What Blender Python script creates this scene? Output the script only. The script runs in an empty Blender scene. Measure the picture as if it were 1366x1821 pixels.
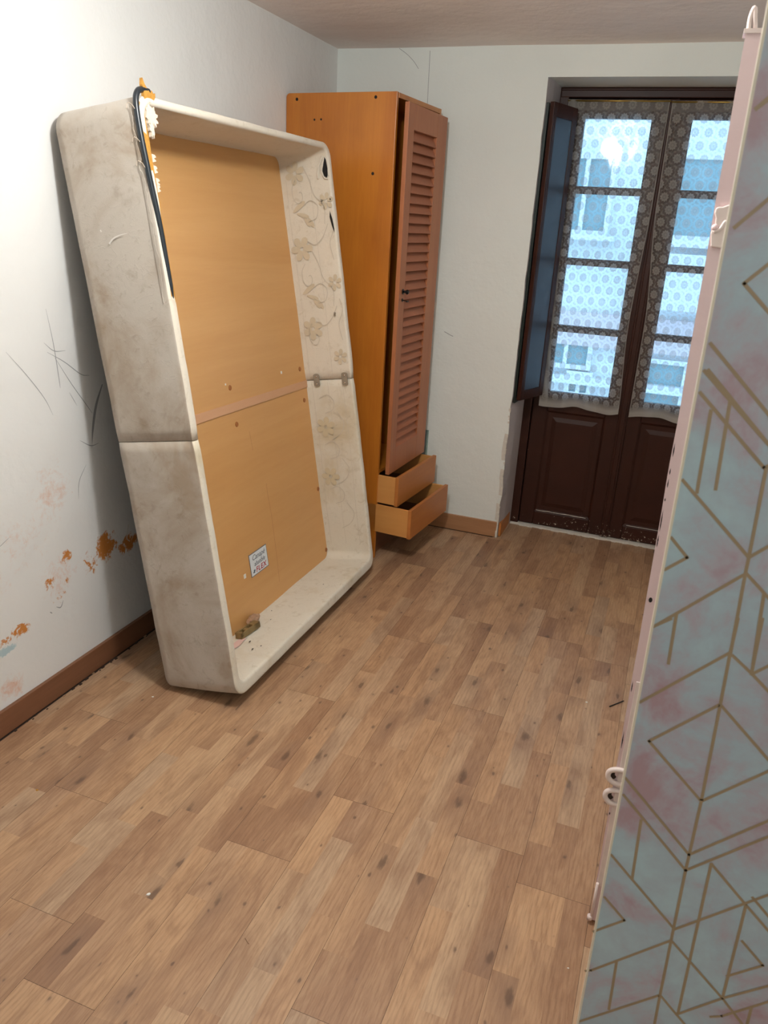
import bpy, bmesh, math, random
from mathutils import Vector, Matrix, noise, Euler
random.seed(7)
S = bpy.context.scene
COL = S.collection
PI = math.pi

# ------------------------------------------------------------------ camera
CAM = Vector((1.8238, -4.0476, 1.6245))
def cam_axes(yaw, pitch, roll):
    cy, sy, cp, sp = math.cos(yaw), math.sin(yaw), math.cos(pitch), math.sin(pitch)
    f = Vector((-sy*cp, cy*cp, -sp)); r = Vector((cy, sy, 0)); d = f.cross(r)
    cr, sr = math.cos(roll), math.sin(roll)
    return cr*r+sr*d, -sr*r+cr*d, f
cr_, cd_, cf_ = cam_axes(0.3417, 0.3562, -0.0578)
cam = bpy.data.cameras.new('camera'); cam_o = bpy.data.objects.new('camera', cam); COL.objects.link(cam_o)
M = Matrix((cr_, -cd_, -cf_)).transposed().to_4x4(); M.translation = CAM
cam_o.matrix_world = M
cam.sensor_fit = 'HORIZONTAL'; cam.sensor_width = 36.0
cam.lens = 1382.06/1366*36
cam.clip_start = 0.02; cam.clip_end = 200
cam.dof.use_dof = True; cam.dof.focus_distance = 3.0; cam.dof.aperture_fstop = 16.0
S.camera = cam_o

# ------------------------------------------------------------------ light and exposure
S.view_settings.view_transform = 'Standard'; S.view_settings.look = 'None'
S.view_settings.exposure = 0.0; S.view_settings.gamma = 1.0; S.view_settings.use_curve_mapping = False
w = bpy.data.worlds.new('sky'); S.world = w; w.use_nodes = True
bg = w.node_tree.nodes['Background']; bg.inputs[0].default_value = (0.50, 0.76, 1.0, 1); bg.inputs[1].default_value = 3.3
def point_light(name, loc, power, col, rad):
    l = bpy.data.lights.new(name, 'POINT'); l.energy = power; l.color = col; l.shadow_soft_size = rad
    o = bpy.data.objects.new(name, l); o.location = loc; COL.objects.link(o); return o
point_light('room_lamp_light', (1.12, -2.46, 2.26), 50, (0.96, 0.99, 0.97), 0.065)
point_light('hall_fill_light', (2.35, -4.75, 1.95), 12, (0.86, 0.97, 1.0), 0.08)  # added fill with no lamp seen, placed to brighten the partition face

# ------------------------------------------------------------------ material helpers
def srgb(r, g, b):
    f = lambda c: ((c/255)/12.92 if c/255 <= 0.04045 else ((c/255+0.055)/1.055)**2.4)
    return (f(r), f(g), f(b), 1)
class NT:
    def __init__(s, name):
        s.m = bpy.data.materials.new(name); s.m.use_nodes = True; s.t = s.m.node_tree
        s.b = s.t.nodes['Principled BSDF']; s.out = s.t.nodes['Material Output']
    def n(s, typ, **k):
        x = s.t.nodes.new(typ)
        for a, v in k.items(): setattr(x, a, v)
        return x
    def l(s, a, b): s.t.links.new(a, b)
    def set(s, sock, v):
        if isinstance(v, (int, float)): sock.default_value = v
        elif isinstance(v, tuple): sock.default_value = v
        else: s.l(v, sock)
    def math(s, op, a, b=0.0, c=None, clamp=False):
        x = s.n('ShaderNodeMath', operation=op, use_clamp=clamp); s.set(x.inputs[0], a); s.set(x.inputs[1], b)
        if c is not None: s.set(x.inputs[2], c)
        return x.outputs[0]
    def mix(s, f, a, b, mode='MIX'):
        x = s.n('ShaderNodeMix', data_type='RGBA', blend_type=mode); s.set(x.inputs[0], f); s.set(x.inputs[6], a); s.set(x.inputs[7], b)
        return x.outputs[2]
    def coord(s, kind='Object', scale=(1, 1, 1), loc=(0, 0, 0)):
        tc = s.n('ShaderNodeTexCoord'); mp = s.n('ShaderNodeMapping'); s.l(tc.outputs[kind], mp.inputs[0])
        mp.inputs['Scale'].default_value = scale; mp.inputs['Location'].default_value = loc
        return mp.outputs[0]
    def noise(s, vec, scale, detail=3, rough=0.55, dist=0.0):
        x = s.n('ShaderNodeTexNoise'); s.l(vec, x.inputs['Vector']); x.inputs['Scale'].default_value = scale
        x.inputs['Detail'].default_value = detail; x.inputs['Roughness'].default_value = rough; x.inputs['Distortion'].default_value = dist
        return x.outputs[0]
    def ramp(s, f, stops):
        x = s.n('ShaderNodeValToRGB'); e = x.color_ramp.elements
        e[0].position, e[0].color = stops[0]; e[1].position, e[1].color = stops[-1]
        for p, c in stops[1:-1]:
            q = e.new(p); q.color = c
        s.set(x.inputs[0], f); return x.outputs[0]
    def step(s, f, a, b):
        x = s.n('ShaderNodeMapRange', interpolation_type='SMOOTHSTEP'); s.set(x.inputs[0], f)
        x.inputs[1].default_value = a; x.inputs[2].default_value = b; return x.outputs[0]
    def bump(s, h, strength=0.3, dist=0.01):
        x = s.n('ShaderNodeBump'); x.inputs['Strength'].default_value = strength; x.inputs['Distance'].default_value = dist
        s.set(x.inputs['Height'], h); s.l(x.outputs[0], s.b.inputs['Normal'])
    def fin(s, col, rough=0.6, **k):
        s.set(s.b.inputs['Base Color'], col); s.set(s.b.inputs['Roughness'], rough)
        for a, v in k.items(): s.set(s.b.inputs[a.replace('_', ' ')], v)
        return s.m
def plain(name, col, rough=0.6, var=0.08, scale=25, metallic=0.0, bump=0.0, **k):
    t = NT(name); v = t.coord(); n = t.noise(v, scale)
    dark = tuple(c*(1-var*2) for c in col[:3])+(1,)
    lite = tuple(min(1, c*(1+var)) for c in col[:3])+(1,)
    c = t.mix(n, dark, lite)
    if bump: t.bump(n, bump, 0.004)
    return t.fin(c, rough, Metallic=metallic, **k)

# plaster
def plaster(name, base, stains=None, dirt=0.1):
    t = NT(name); v = t.coord()
    big = t.noise(v, 1.3, 3); mid = t.noise(v, 7, 4); fine = t.noise(v, 55, 3)
    c = t.mix(t.step(big, 0.35, 0.7), base, tuple(x*(1-dirt) for x in base[:3])+(1,))
    if stains:
        sep = t.n('ShaderNodeSeparateXYZ'); t.l(t.coord(), sep.inputs[0])
        blot = t.noise(v, 24, 8, 0.72, 0.8); brok = t.noise(v, 75, 4, 0.7)
        for col, thr, blobs in stains:
            tot = None
            for (y, z, ry, rz, amp) in blobs:
                dy = t.math('DIVIDE', t.math('SUBTRACT', sep.outputs[1], y), ry)
                dz = t.math('DIVIDE', t.math('SUBTRACT', sep.outputs[2], z), rz)
                d = t.math('ADD', t.math('MULTIPLY', dy, dy), t.math('MULTIPLY', dz, dz))
                g = t.math('MULTIPLY', t.math('SUBTRACT', 1.0, d, clamp=True), amp)
                tot = g if tot is None else t.math('MAXIMUM', tot, g)
            val = t.math('ADD', t.math('MULTIPLY', tot, 0.42), t.math('ADD', t.math('MULTIPLY', blot, 0.7), t.math('MULTIPLY', brok, 0.3)))
            inside = t.math('GREATER_THAN', tot, 0.01)
            m = t.math('MULTIPLY', t.step(val, thr, thr+0.09 if thr > 0.7 else thr+0.3), inside)
            c = t.mix(m, c, col)
    h = t.math('ADD', t.math('MULTIPLY', mid, 1.0), t.math('MULTIPLY', fine, 0.12))
    t.bump(h, 0.35, 0.02)
    return t.fin(c, 0.75)
M_wall = plaster('white_plaster', srgb(236, 240, 235), dirt=0.05)
M_wall_l = plaster('stained_plaster', srgb(232, 231, 229), [
    (srgb(222, 186, 168), 0.62, [(-2.17, 0.74, .12, .14, .55), (-2.30, .62, .22, .16, .35), (-2.17, 0.44, .13, .12, .5), (-2.43, .52, .1, .08, .4), (-2.42, .15, .08, .06, .7)]),
    (srgb(200, 128, 58), 0.765, [(-1.93, 0.46, .10, .085, 1.0), (-1.80, .42, .12, .07, .9), (-2.02, .43, .09, .09, .72), (-2.13, 0.50, .05, .05, .75),
                               (-2.22, 0.43, .06, .05, .82), (-2.17, .36, .08, .04, .62), (-2.14, .41, .03, .03, .7), (-2.36, .325, .06, .045, 1.0), (-2.43, .315, .07, .035, .85),
                               (-2.41, .17, .06, .045, .55), (-2.08, .72, .025, .03, .5)]),
    (srgb(178, 200, 206), 0.74, [(-2.43, .285, .07, .025, 1.0)])], dirt=0.05)
M_ceil = plaster('ceiling_plaster', srgb(248, 238, 232), dirt=0.08)
M_jamb = plaster('rough_jamb_plaster', srgb(198, 190, 192), dirt=0.16)
M_crack = plain('grey_scratch', srgb(160, 160, 161), 0.8)
M_chip = plain('bare_plaster_chips', srgb(222, 216, 205), 0.85, 0.1, 60, bump=0.4)

def wood(name, c1, c2, rough=0.4, axis='Z', scale=9, stretch=14, coat=0.0, knots=False, blot=0.0):
    t = NT(name)
    sc = {'Z': (1, 1, 1/stretch), 'Y': (1, 1/stretch, 1), 'X': (1/stretch, 1, 1)}[axis]
    v = t.coord(scale=sc); n = t.noise(v, scale, 5, 0.6, 0.6); f = t.noise(v, scale*9, 3, 0.7)
    k = t.math('ADD', t.math('MULTIPLY', n, 0.75), t.math('MULTIPLY', f, 0.25))
    c = t.ramp(k, [(0.3, c1), (0.7, c2)])
    if blot:
        bl = t.noise(t.coord(), 2.3, 3)
        c = t.mix(t.math('MULTIPLY', t.step(bl, .45, .75), blot), c, tuple(x*.55 for x in c1[:3])+(1,))
    t.bump(f, 0.06, 0.002)
    return t.fin(c, rough, Coat_Weight=coat, Coat_Roughness=0.25)
M_ward = wood('orange_varnished_veneer', srgb(176, 98, 28), srgb(206, 130, 44), 0.38, 'Z', 7, 10, 0.25, blot=0.35)
M_wdoor = wood('pine_louvre_wood', srgb(164, 98, 62), srgb(184, 116, 74), 0.5, 'Z', 12, 14, 0.1)
M_slat = wood('pine_slat_wood', srgb(158, 92, 60), srgb(176, 106, 70), 0.55, 'Y', 12, 10)
M_draw = wood('pine_drawer_wood', srgb(176, 104, 48), srgb(196, 124, 60), 0.45, 'Y', 12, 12, 0.1)
M_drawside = wood('pale_drawer_side', srgb(206, 142, 74), srgb(220, 158, 90), 0.5, 'X', 9, 10)
M_board = wood('beech_laminate', srgb(205, 152, 92), srgb(216, 166, 106), 0.42, 'Y', 7, 14, 0.1)
M_strip = wood('pale_joint_strip', srgb(206, 156, 116), srgb(216, 168, 130), 0.5, 'Y', 9, 10)
M_base = wood('reddish_skirting', srgb(106, 68, 46), srgb(136, 92, 66), 0.45, 'Y', 10, 14)
M_baseb = wood('oak_skirting', srgb(158, 112, 76), srgb(186, 140, 102), 0.45, 'X', 10, 14)

# laminate floor: the plank id comes with each strip of the floor mesh
def floor_mat():
    t = NT('oak_laminate')
    at = t.n('ShaderNodeAttribute', attribute_name='plank', attribute_type='GEOMETRY')
    sep = t.n('ShaderNodeSeparateXYZ'); t.l(at.outputs['Vector'], sep.inputs[0])
    r1, r2 = sep.outputs[0], sep.outputs[1]
    tc = t.n('ShaderNodeTexCoord'); off = t.n('ShaderNodeCombineXYZ')
    t.l(t.math('MULTIPLY', r2, 31.0), off.inputs[0]); t.l(t.math('MULTIPLY', r1, 17.0), off.inputs[1])
    add = t.n('ShaderNodeVectorMath', operation='ADD'); t.l(tc.outputs['Object'], add.inputs[0]); t.l(off.outputs[0], add.inputs[1])
    mp = t.n('ShaderNodeMapping'); t.l(add.outputs[0], mp.inputs[0]); mp.inputs['Scale'].default_value = (1, .09, 1)
    mp2 = t.n('ShaderNodeMapping'); t.l(add.outputs[0], mp2.inputs[0]); mp2.inputs['Scale'].default_value = (1, .30, 1)
    grain = t.noise(mp.outputs[0], 150, 5, 0.72, 0.3)
    broad = t.noise(mp2.outputs[0], 11, 4, 0.6, 1.0)
    base = t.ramp(r1, [(0.0, srgb(152, 114, 86)), (0.25, srgb(174, 136, 104)), (0.45, srgb(184, 144, 108)), (0.62, srgb(178, 148, 120)), (0.8, srgb(188, 150, 114)), (1.0, srgb(168, 132, 104))])
    c = t.mix(t.math('MULTIPLY', t.step(grain, .42, .75), .42), base, srgb(122, 84, 58))
    c = t.mix(t.math('MULTIPLY', t.step(grain, .60, .38), .12), c, srgb(206, 172, 136))
    c = t.mix(t.math('MULTIPLY', t.step(broad, .44, .70), .50), c, srgb(130, 92, 68))
    c = t.mix(t.math('MULTIPLY', t.step(broad, .46, .28), .25), c, srgb(204, 170, 134))
    wv = t.n('ShaderNodeTexWave', wave_type='BANDS', bands_direction='X'); t.l(mp2.outputs[0], wv.inputs[0])
    wv.inputs['Scale'].default_value = 26; wv.inputs['Distortion'].default_value = 9; wv.inputs['Detail'].default_value = 2; wv.inputs['Detail Scale'].default_value = .55
    c = t.mix(t.math('MULTIPLY', t.step(wv.outputs[1], .60, 1.0), .15), c, srgb(104, 72, 50))
    def knots(sx, sy, thr, r0, r1_, h, k1, k2, sh):
        nonlocal c
        vo = t.n('ShaderNodeTexVoronoi'); mp3 = t.n('ShaderNodeMapping'); t.l(add.outputs[0], mp3.inputs[0]); mp3.inputs['Scale'].default_value = (sx, sy, 1); mp3.inputs['Location'].default_value = (sh, sh*1.7, 0)
        wob = t.noise(mp2.outputs[0], 55, 3)
        t.l(mp3.outputs[0], vo.inputs['Vector']); vo.inputs['Scale'].default_value = 1; vo.voronoi_dimensions = '2D'
        sepc = t.n('ShaderNodeSeparateColor'); t.l(vo.outputs['Color'], sepc.inputs[0])
        dd = t.math('ADD', vo.outputs['Distance'], t.math('MULTIPLY', t.math('SUBTRACT', wob, .5), .26))
        dd = t.math('DIVIDE', dd, t.math('ADD', .45, t.math('MULTIPLY', sepc.outputs[1], .8)))
        on = t.math('GREATER_THAN', sepc.outputs[0], thr)
        core = t.math('MULTIPLY', t.math('SUBTRACT', 1.0, t.step(dd, r0, r1_)), on)
        halo = t.math('MULTIPLY', t.math('SUBTRACT', 1.0, t.step(dd, r0, h)), on)
        c = t.mix(t.math('MULTIPLY', halo, k1), c, srgb(128, 98, 80))
        c = t.mix(t.math('MULTIPLY', core, k2), c, srgb(84, 62, 48))
    knots(8, 2.9, .60, .02, .10, .50, .44, .64, 0)
    knots(15, 9, .72, .01, .07, .16, .3, .6, 3.3)
    t.bump(grain, 0.05, 0.001)
    return t.fin(c, t.math('ADD', .40, t.math('MULTIPLY', broad, .12)), Specular_IOR_Level=.45)
M_floor = floor_mat()
M_gap = plain('dark_floor_gap', srgb(52, 36, 28), 0.9)

# upholstery
def fabric(name, base, dirtcol, amount, lo=.5, hi=.8):
    t = NT(name); v = t.coord()
    a = t.noise(v, 3.2, 5, .62, .5); b = t.noise(v, 13, 4, .65); f = t.noise(v, 420, 2); g = t.noise(v, 26, 3, .5, 1.5)
    c = t.mix(t.math('MULTIPLY', t.step(a, lo, hi), amount), base, dirtcol)
    c = t.mix(t.math('MULTIPLY', t.step(b, .55, .78), amount*.55), c, tuple(x*.72 for x in dirtcol[:3])+(1,))
    c = t.mix(t.math('MULTIPLY', t.step(f, .4, .65), .10), c, tuple(x*.6 for x in base[:3])+(1,))
    e = t.noise(v, 5.5, 2, .5, 3.5); e2 = t.math('ABSOLUTE', t.math('SUBTRACT', e, .5))
    line = t.math('SUBTRACT', 1.0, t.step(e2, .0, .012))
    c = t.mix(t.math('MULTIPLY', line, .12), c, tuple(x*.6 for x in base[:3])+(1,))
    c = t.mix(t.math('MULTIPLY', t.step(g, .58, .72), .22), c, tuple(x*.7 for x in dirtcol[:3])+(1,))
    h = t.math('ADD', t.math('MULTIPLY', line, .25), t.math('ADD', t.math('MULTIPLY', f, .16), t.math('MULTIPLY', g, .8)))
    t.bump(h, 0.30, 0.003)
    return t.fin(c, 0.92, Sheen_Weight=.15)
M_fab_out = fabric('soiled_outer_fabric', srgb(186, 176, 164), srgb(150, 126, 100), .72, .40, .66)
M_fab_in = fabric('cream_brocade', srgb(224, 214, 198), srgb(200, 174, 134), .32, .52, .8)
M_fab_low = fabric('cream_brocade_soiled', srgb(222, 214, 198), srgb(190, 166, 118), .55, .48, .72)
M_flower = plain('beige_flower_weave', srgb(210, 194, 168), 0.9, .05)
M_scroll = plain('grey_scroll_weave', srgb(204, 194, 178), 0.9, .05)
M_seam = plain('dark_seam', srgb(96, 80, 66), 0.9)
M_tube = plain('black_plastic_tube', srgb(34, 40, 46), 0.32, .1)
M_foam = plain('yellow_foam', srgb(192, 138, 58), 0.9, .2, 90, bump=.5)
M_rag = plain('torn_white_wadding', srgb(226, 208, 188), 0.95, .1, 90, bump=.5)
M_black = plain('black_cloth', srgb(26, 24, 24), 0.9)
M_metal = plain('zinc_plate', srgb(168, 160, 146), 0.45, .15, 60, 0.4)
M_screw = plain('bright_screw', srgb(220, 218, 210), 0.2, .05, 60, 0.9)
M_brass = plain('tarnished_brass', srgb(150, 126, 84), 0.5, .15, 50, 0.3)
M_plug = plain('brown_plug', srgb(166, 104, 52), 0.5)
M_stick = plain('sticker_white', srgb(226, 232, 236), 0.35, .02)
M_frame = plain('sticker_border_grey', srgb(110, 110, 112), 0.4)
M_txt = plain('sticker_grey_ink', srgb(84, 96, 110), 0.5)
M_red = plain('sticker_red_ink', srgb(176, 22, 46), 0.4)
M_dot = plain('dark_holes', srgb(24, 14, 10), 0.8)
M_iron = plain('black_iron', srgb(22, 20, 20), 0.4, .1, 40, 0.5)
M_debris = plain('mortar_crumb', srgb(172, 136, 108), 0.9, .2, 60, bump=.5)
M_white = plain('white_chip', srgb(238, 234, 226), 0.7)

# painted door
def door_paint():
    t = NT('dark_brown_gloss_paint'); v = t.coord()
    n = t.noise(v, 5, 3); ch = t.noise(v, 70, 4, .7); area = t.noise(v, 6, 2)
    sep = t.n('ShaderNodeSeparateXYZ'); t.l(v, sep.inputs[0])
    low = t.math('SUBTRACT', 1.0, t.step(sep.outputs[2], 0.0, .16))
    c = t.mix(n, srgb(44, 21, 15), srgb(66, 34, 24))
    m = t.step(t.math('ADD', ch, t.math('MULTIPLY', low, t.math('MULTIPLY', area, .24))), .735, .76)
    c = t.mix(m, c, srgb(202, 190, 172))
    m2 = t.step(t.math('ADD', ch, t.math('MULTIPLY', area, .05)), .80, .82)
    c = t.mix(m2, c, srgb(196, 180, 160))
    t.bump(t.noise(v, 24, 3), .12, .004)
    return t.fin(c, 0.42, Specular_IOR_Level=.3)
M_dpaint = door_paint()
M_shut = plain('dark_gloss_paint_blue_reflection', srgb(46, 60, 80), 0.28, .05, 12, Coat_Weight=1.0, Coat_Roughness=.22)  # dark paint, with the blue window reflection put into its base colour
M_shutg = plain('dark_green_gloss_paint', srgb(22, 36, 34), 0.3, .1, 12)
def glass():
    t = NT('window_glass')
    g = t.n('ShaderNodeBsdfGlossy'); g.inputs['Roughness'].default_value = .06
    bp = t.n('ShaderNodeBump'); bp.inputs['Strength'].default_value = .35; bp.inputs['Distance'].default_value = .012; t.l(t.noise(t.coord(scale=(1, 1, .6)), 5, 2), bp.inputs['Height']); t.l(bp.outputs[0], g.inputs['Normal'])
    tr = t.n('ShaderNodeBsdfTransparent'); tr.inputs[0].default_value = (.86, .93, .97, 1)
    fr = t.n('ShaderNodeFresnel'); fr.inputs[0].default_value = 1.5
    mx = t.n('ShaderNodeMixShader'); t.l(fr.outputs[0], mx.inputs[0]); t.l(tr.outputs[0], mx.inputs[1]); t.l(g.outputs[0], mx.inputs[2])
    t.l(mx.outputs[0], t.out.inputs[0]); return t.m
M_glass = glass()
M_gedge = plain('greenish_glass_edge', srgb(150, 172, 164), 0.2)

def lace():
    t = NT('white_lace'); tc = t.n('ShaderNodeTexCoord'); sep = t.n('ShaderNodeSeparateXYZ'); t.l(tc.outputs['UV'], sep.inputs[0])
    u, v = sep.outputs[0], sep.outputs[1]
    A, B = 0.066, 0.066*1.732
    def grid(ou, ov):
        pu = t.math('SUBTRACT', t.math('FLOORED_MODULO', t.math('ADD', u, ou), A), A/2)
        pv = t.math('SUBTRACT', t.math('FLOORED_MODULO', t.math('ADD', v, ov), B), B/2)
        d = t.math('SQRT', t.math('ADD', t.math('MULTIPLY', pu, pu), t.math('MULTIPLY', pv, pv)))
        return d, t.math('ARCTAN2', pv, pu)
    d1, a1 = grid(0, 0); d2, a2 = grid(A/2, B/2)
    near = t.math('LESS_THAN', d1, d2)
    d = t.math('MINIMUM', d1, d2)
    ang = t.math('ADD', t.math('MULTIPLY', near, a1), t.math('MULTIPLY', t.math('SUBTRACT', 1.0, near), a2))
    petal = t.math('MULTIPLY', t.math('SINE', t.math('MULTIPLY', ang, 10.0)), .0022)
    dp = t.math('ADD', d, petal)
    disc = t.math('SUBTRACT', 1.0, t.step(dp, .0195, .0215))
    hub = t.math('MULTIPLY', t.step(d, .005, .007), t.math('SUBTRACT', 1.0, t.step(d, .0095, .011)))
    disc = t.math('SUBTRACT', disc, t.math('MULTIPLY', hub, .3))
    ring = t.math('MULTIPLY', t.step(dp, .0245, .026), t.math('SUBTRACT', 1.0, t.step(dp, .030, .0315)))
    # small crosses between the medallions, and a fine net
    n1 = t.math('SINE', t.math('MULTIPLY', u, 2*PI/.0052)); n2 = t.math('SINE', t.math('MULTIPLY', v, 2*PI/.0052))
    net = t.step(t.math('MAXIMUM', n1, n2), .35, .8)
    field = t.step(dp, .0315, .033)
    alpha = t.math('MAXIMUM', t.math('MULTIPLY', disc, .62), t.math('MULTIPLY', ring, .22))
    alpha = t.math('MAXIMUM', alpha, t.math('MULTIPLY', field, .42))
    alpha = t.math('MAXIMUM', alpha, t.math('MULTIPLY', net, .26))
    # hems: the second uv layer runs 0..1 over the hem zones
    at = t.n('ShaderNodeAttribute', attribute_name='hem', attribute_type='GEOMETRY')
    hem = at.outputs['Fac']
    alpha = t.math('MAXIMUM', alpha, t.math('MULTIPLY', hem, .9))
    b1 = t.n('ShaderNodeBsdfDiffuse'); b1.inputs[0].default_value = srgb(222, 218, 208)
    b2 = t.n('ShaderNodeBsdfTranslucent'); b2.inputs[0].default_value = srgb(236, 238, 240)
    m1 = t.n('ShaderNodeMixShader'); m1.inputs[0].default_value = .55; t.l(b1.outputs[0], m1.inputs[1]); t.l(b2.outputs[0], m1.inputs[2])
    tr = t.n('ShaderNodeBsdfTransparent'); m2 = t.n('ShaderNodeMixShader'); t.l(alpha, m2.inputs[0]); t.l(tr.outputs[0], m2.inputs[1]); t.l(m1.outputs[0], m2.inputs[2])
    t.l(m2.outputs[0], t.out.inputs[0]); return t.m
M_lace = lace()
M_rod = plain('brass_rod', srgb(170, 140, 70), 0.3, .05, 40, 0.8)

def marble():
    t = NT('marbled_pink_and_grey_film'); v = t.coord()
    a = t.noise(v, 10, 6, .6, .5); b = t.noise(v, 30, 5, .65, .4)
    k = t.math('ADD', t.math('MULTIPLY', a, .75), t.math('MULTIPLY', b, .25))
    c = t.ramp(k, [(.36, srgb(176, 196, 202)), (.47, srgb(172, 184, 192)), (.55, srgb(178, 168, 176)), (.64, srgb(176, 146, 152))])
    return t.fin(c, .24, Specular_IOR_Level=.55, Coat_Weight=.3, Coat_Roughness=.08)
M_marble = marble()
M_gold = plain('dull_gold_line', srgb(162, 138, 108), .4, .08)
M_rim = plain('cream_film_edge', srgb(226, 212, 190), .4)
def pink():
    t = NT('pink_gloss_paint'); v = t.coord(); n = t.noise(v, 4, 3); ch = t.noise(t.coord(scale=(1, 1, .45)), 90, 3, .7)
    c = t.mix(n, srgb(218, 190, 192), srgb(228, 204, 204)); ar = t.noise(v, 5, 1)
    m = t.step(t.math('ADD', ch, t.math('MULTIPLY', ar, .12)), .86, .875)
    c = t.mix(m, c, srgb(44, 34, 32)); t.bump(t.noise(v, 40, 3), .25, .003)
    return t.fin(c, .35)
M_pink = pink()
M_pinkw = plain('whitish_pink_paint', srgb(230, 212, 206), .35)
M_fac = plain('white_facade', srgb(226, 228, 230), .85, .06, 3)
M_facp = plain('pale_pink_facade_band', srgb(222, 204, 208), .85, .05, 3)
M_facg = plain('teal_facade_glass', srgb(128, 158, 164), .8, .1, 3)
M_street = plain('asphalt', srgb(90, 92, 96), .9)

# ------------------------------------------------------------------ mesh helpers
def link(name, bm, mats, parent=None, smooth=False, bevel=0.0, seg=2):
    me = bpy.data.meshes.new(name); bm.normal_update(); bm.to_mesh(me); bm.free()
    if not isinstance(mats, (list, tuple)): mats = [mats]
    for m in mats: me.materials.append(m)
    if smooth:
        for p in me.polygons: p.use_smooth = True
    o = bpy.data.objects.new(name, me); COL.objects.link(o)
    if parent: o.parent = parent
    if bevel:
        b = o.modifiers.new('bevel', 'BEVEL'); b.width = bevel; b.segments = seg; b.limit_method = 'ANGLE'; b.angle_limit = math.radians(40)
    return o
def box(bm, x0, x1, y0, y1, z0, z1, mi=0):
    vs = [bm.verts.new(p) for p in ((x0,y0,z0),(x1,y0,z0),(x1,y1,z0),(x0,y1,z0),(x0,y0,z1),(x1,y0,z1),(x1,y1,z1),(x0,y1,z1))]
    for f in ((3,2,1,0),(4,5,6,7),(0,1,5,4),(1,2,6,5),(2,3,7,6),(3,0,4,7)):
        fc = bm.faces.new([vs[i] for i in f]); fc.material_index = mi
    return vs
def quad(bm, pts, mi=0):
    f = bm.faces.new([bm.verts.new(p) for p in pts]); f.material_index = mi; return f
def cyl(bm, a, b, r, n=14, mi=0, r2=None, caps=True):
    a, b = Vector(a), Vector(b); d = (b-a).normalized(); r2 = r if r2 is None else r2
    s = d.orthogonal().normalized(); t = d.cross(s)
    ra = [bm.verts.new(a+r*(math.cos(2*PI*i/n)*s+math.sin(2*PI*i/n)*t)) for i in range(n)]
    rb = [bm.verts.new(b+r2*(math.cos(2*PI*i/n)*s+math.sin(2*PI*i/n)*t)) for i in range(n)]
    for i in range(n):
        f = bm.faces.new((ra[i], ra[(i+1)%n], rb[(i+1)%n], rb[i])); f.material_index = mi; f.smooth = True
    if caps:
        f = bm.faces.new(ra[::-1]); f.material_index = mi; f = bm.faces.new(rb); f.material_index = mi
def catmull(pts, k=8):
    pts = [Vector(p) for p in pts]; P = [2*pts[0]-pts[1]]+pts+[2*pts[-1]-pts[-2]]; out = []
    for i in range(1, len(P)-2):
        for j in range(k):
            t = j/k; a, b, c, d = P[i-1:i+3]
            out.append(0.5*((2*b)+(c-a)*t+(2*a-5*b+4*c-d)*t*t+(3*b-a-3*c+d)*t**3))
    out.append(pts[-1]); return out
def tube(bm, pts, r, n=10, mi=0, k=8):
    p = catmull(pts, k) if k > 1 else [Vector(q) for q in pts]; rings = []
    s = (p[1]-p[0]).orthogonal().normalized()
    for i, q in enumerate(p):
        d = (p[min(i+1, len(p)-1)]-p[max(i-1, 0)]).normalized(); s = (s-d*s.dot(d)).normalized(); t = d.cross(s)
        rr = r(i/(len(p)-1)) if callable(r) else r
        rings.append([bm.verts.new(q+rr*(math.cos(2*PI*j/n)*s+math.sin(2*PI*j/n)*t)) for j in range(n)])
    for a, b in zip(rings, rings[1:]):
        for j in range(n):
            f = bm.faces.new((a[j], a[(j+1)%n], b[(j+1)%n], b[j])); f.material_index = mi; f.smooth = True
    f = bm.faces.new(rings[0][::-1]); f.material_index = mi; f = bm.faces.new(rings[-1]); f.material_index = mi
def ribbon(bm, pts, wd, nrm, mi=0, k=6):
    """thin flat stroke lying on a surface"""
    p = catmull(pts, k) if k > 1 else [Vector(q) for q in pts]; nrm = Vector(nrm); prev = None; n = len(p)
    for i, q in enumerate(p):
        d = (p[min(i+1, n-1)]-p[max(i-1, 0)]).normalized(); s = d.cross(nrm).normalized()
        ww = (wd(i/(n-1)) if callable(wd) else wd)/2
        a, b = bm.verts.new(q-s*ww), bm.verts.new(q+s*ww)
        if prev: f = bm.faces.new((prev[0], prev[1], b, a)); f.material_index = mi
        prev = (a, b)
def empty(name, loc=(0,0,0), rot=(0,0,0), parent=None):
    o = bpy.data.objects.new(name, None); COL.objects.link(o); o.location = loc; o.rotation_euler = rot; o.empty_display_size = .05
    if parent: o.parent = parent
    return o
def tag(o, label, cat, group=None, kind=None):
    o['label'] = label; o['category'] = cat
    if group: o['group'] = group
    if kind: o['kind'] = kind
    return o
def struct(o, label=None):
    o['kind'] = 'structure'
    if label: o['label'] = label
    return o

# ------------------------------------------------------------------ room shell
H = 2.421; XN = 1.0644; XN2 = 2.19; ZN = 2.292; DN = .2727; XR = 2.62; YB = -6.0
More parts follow.
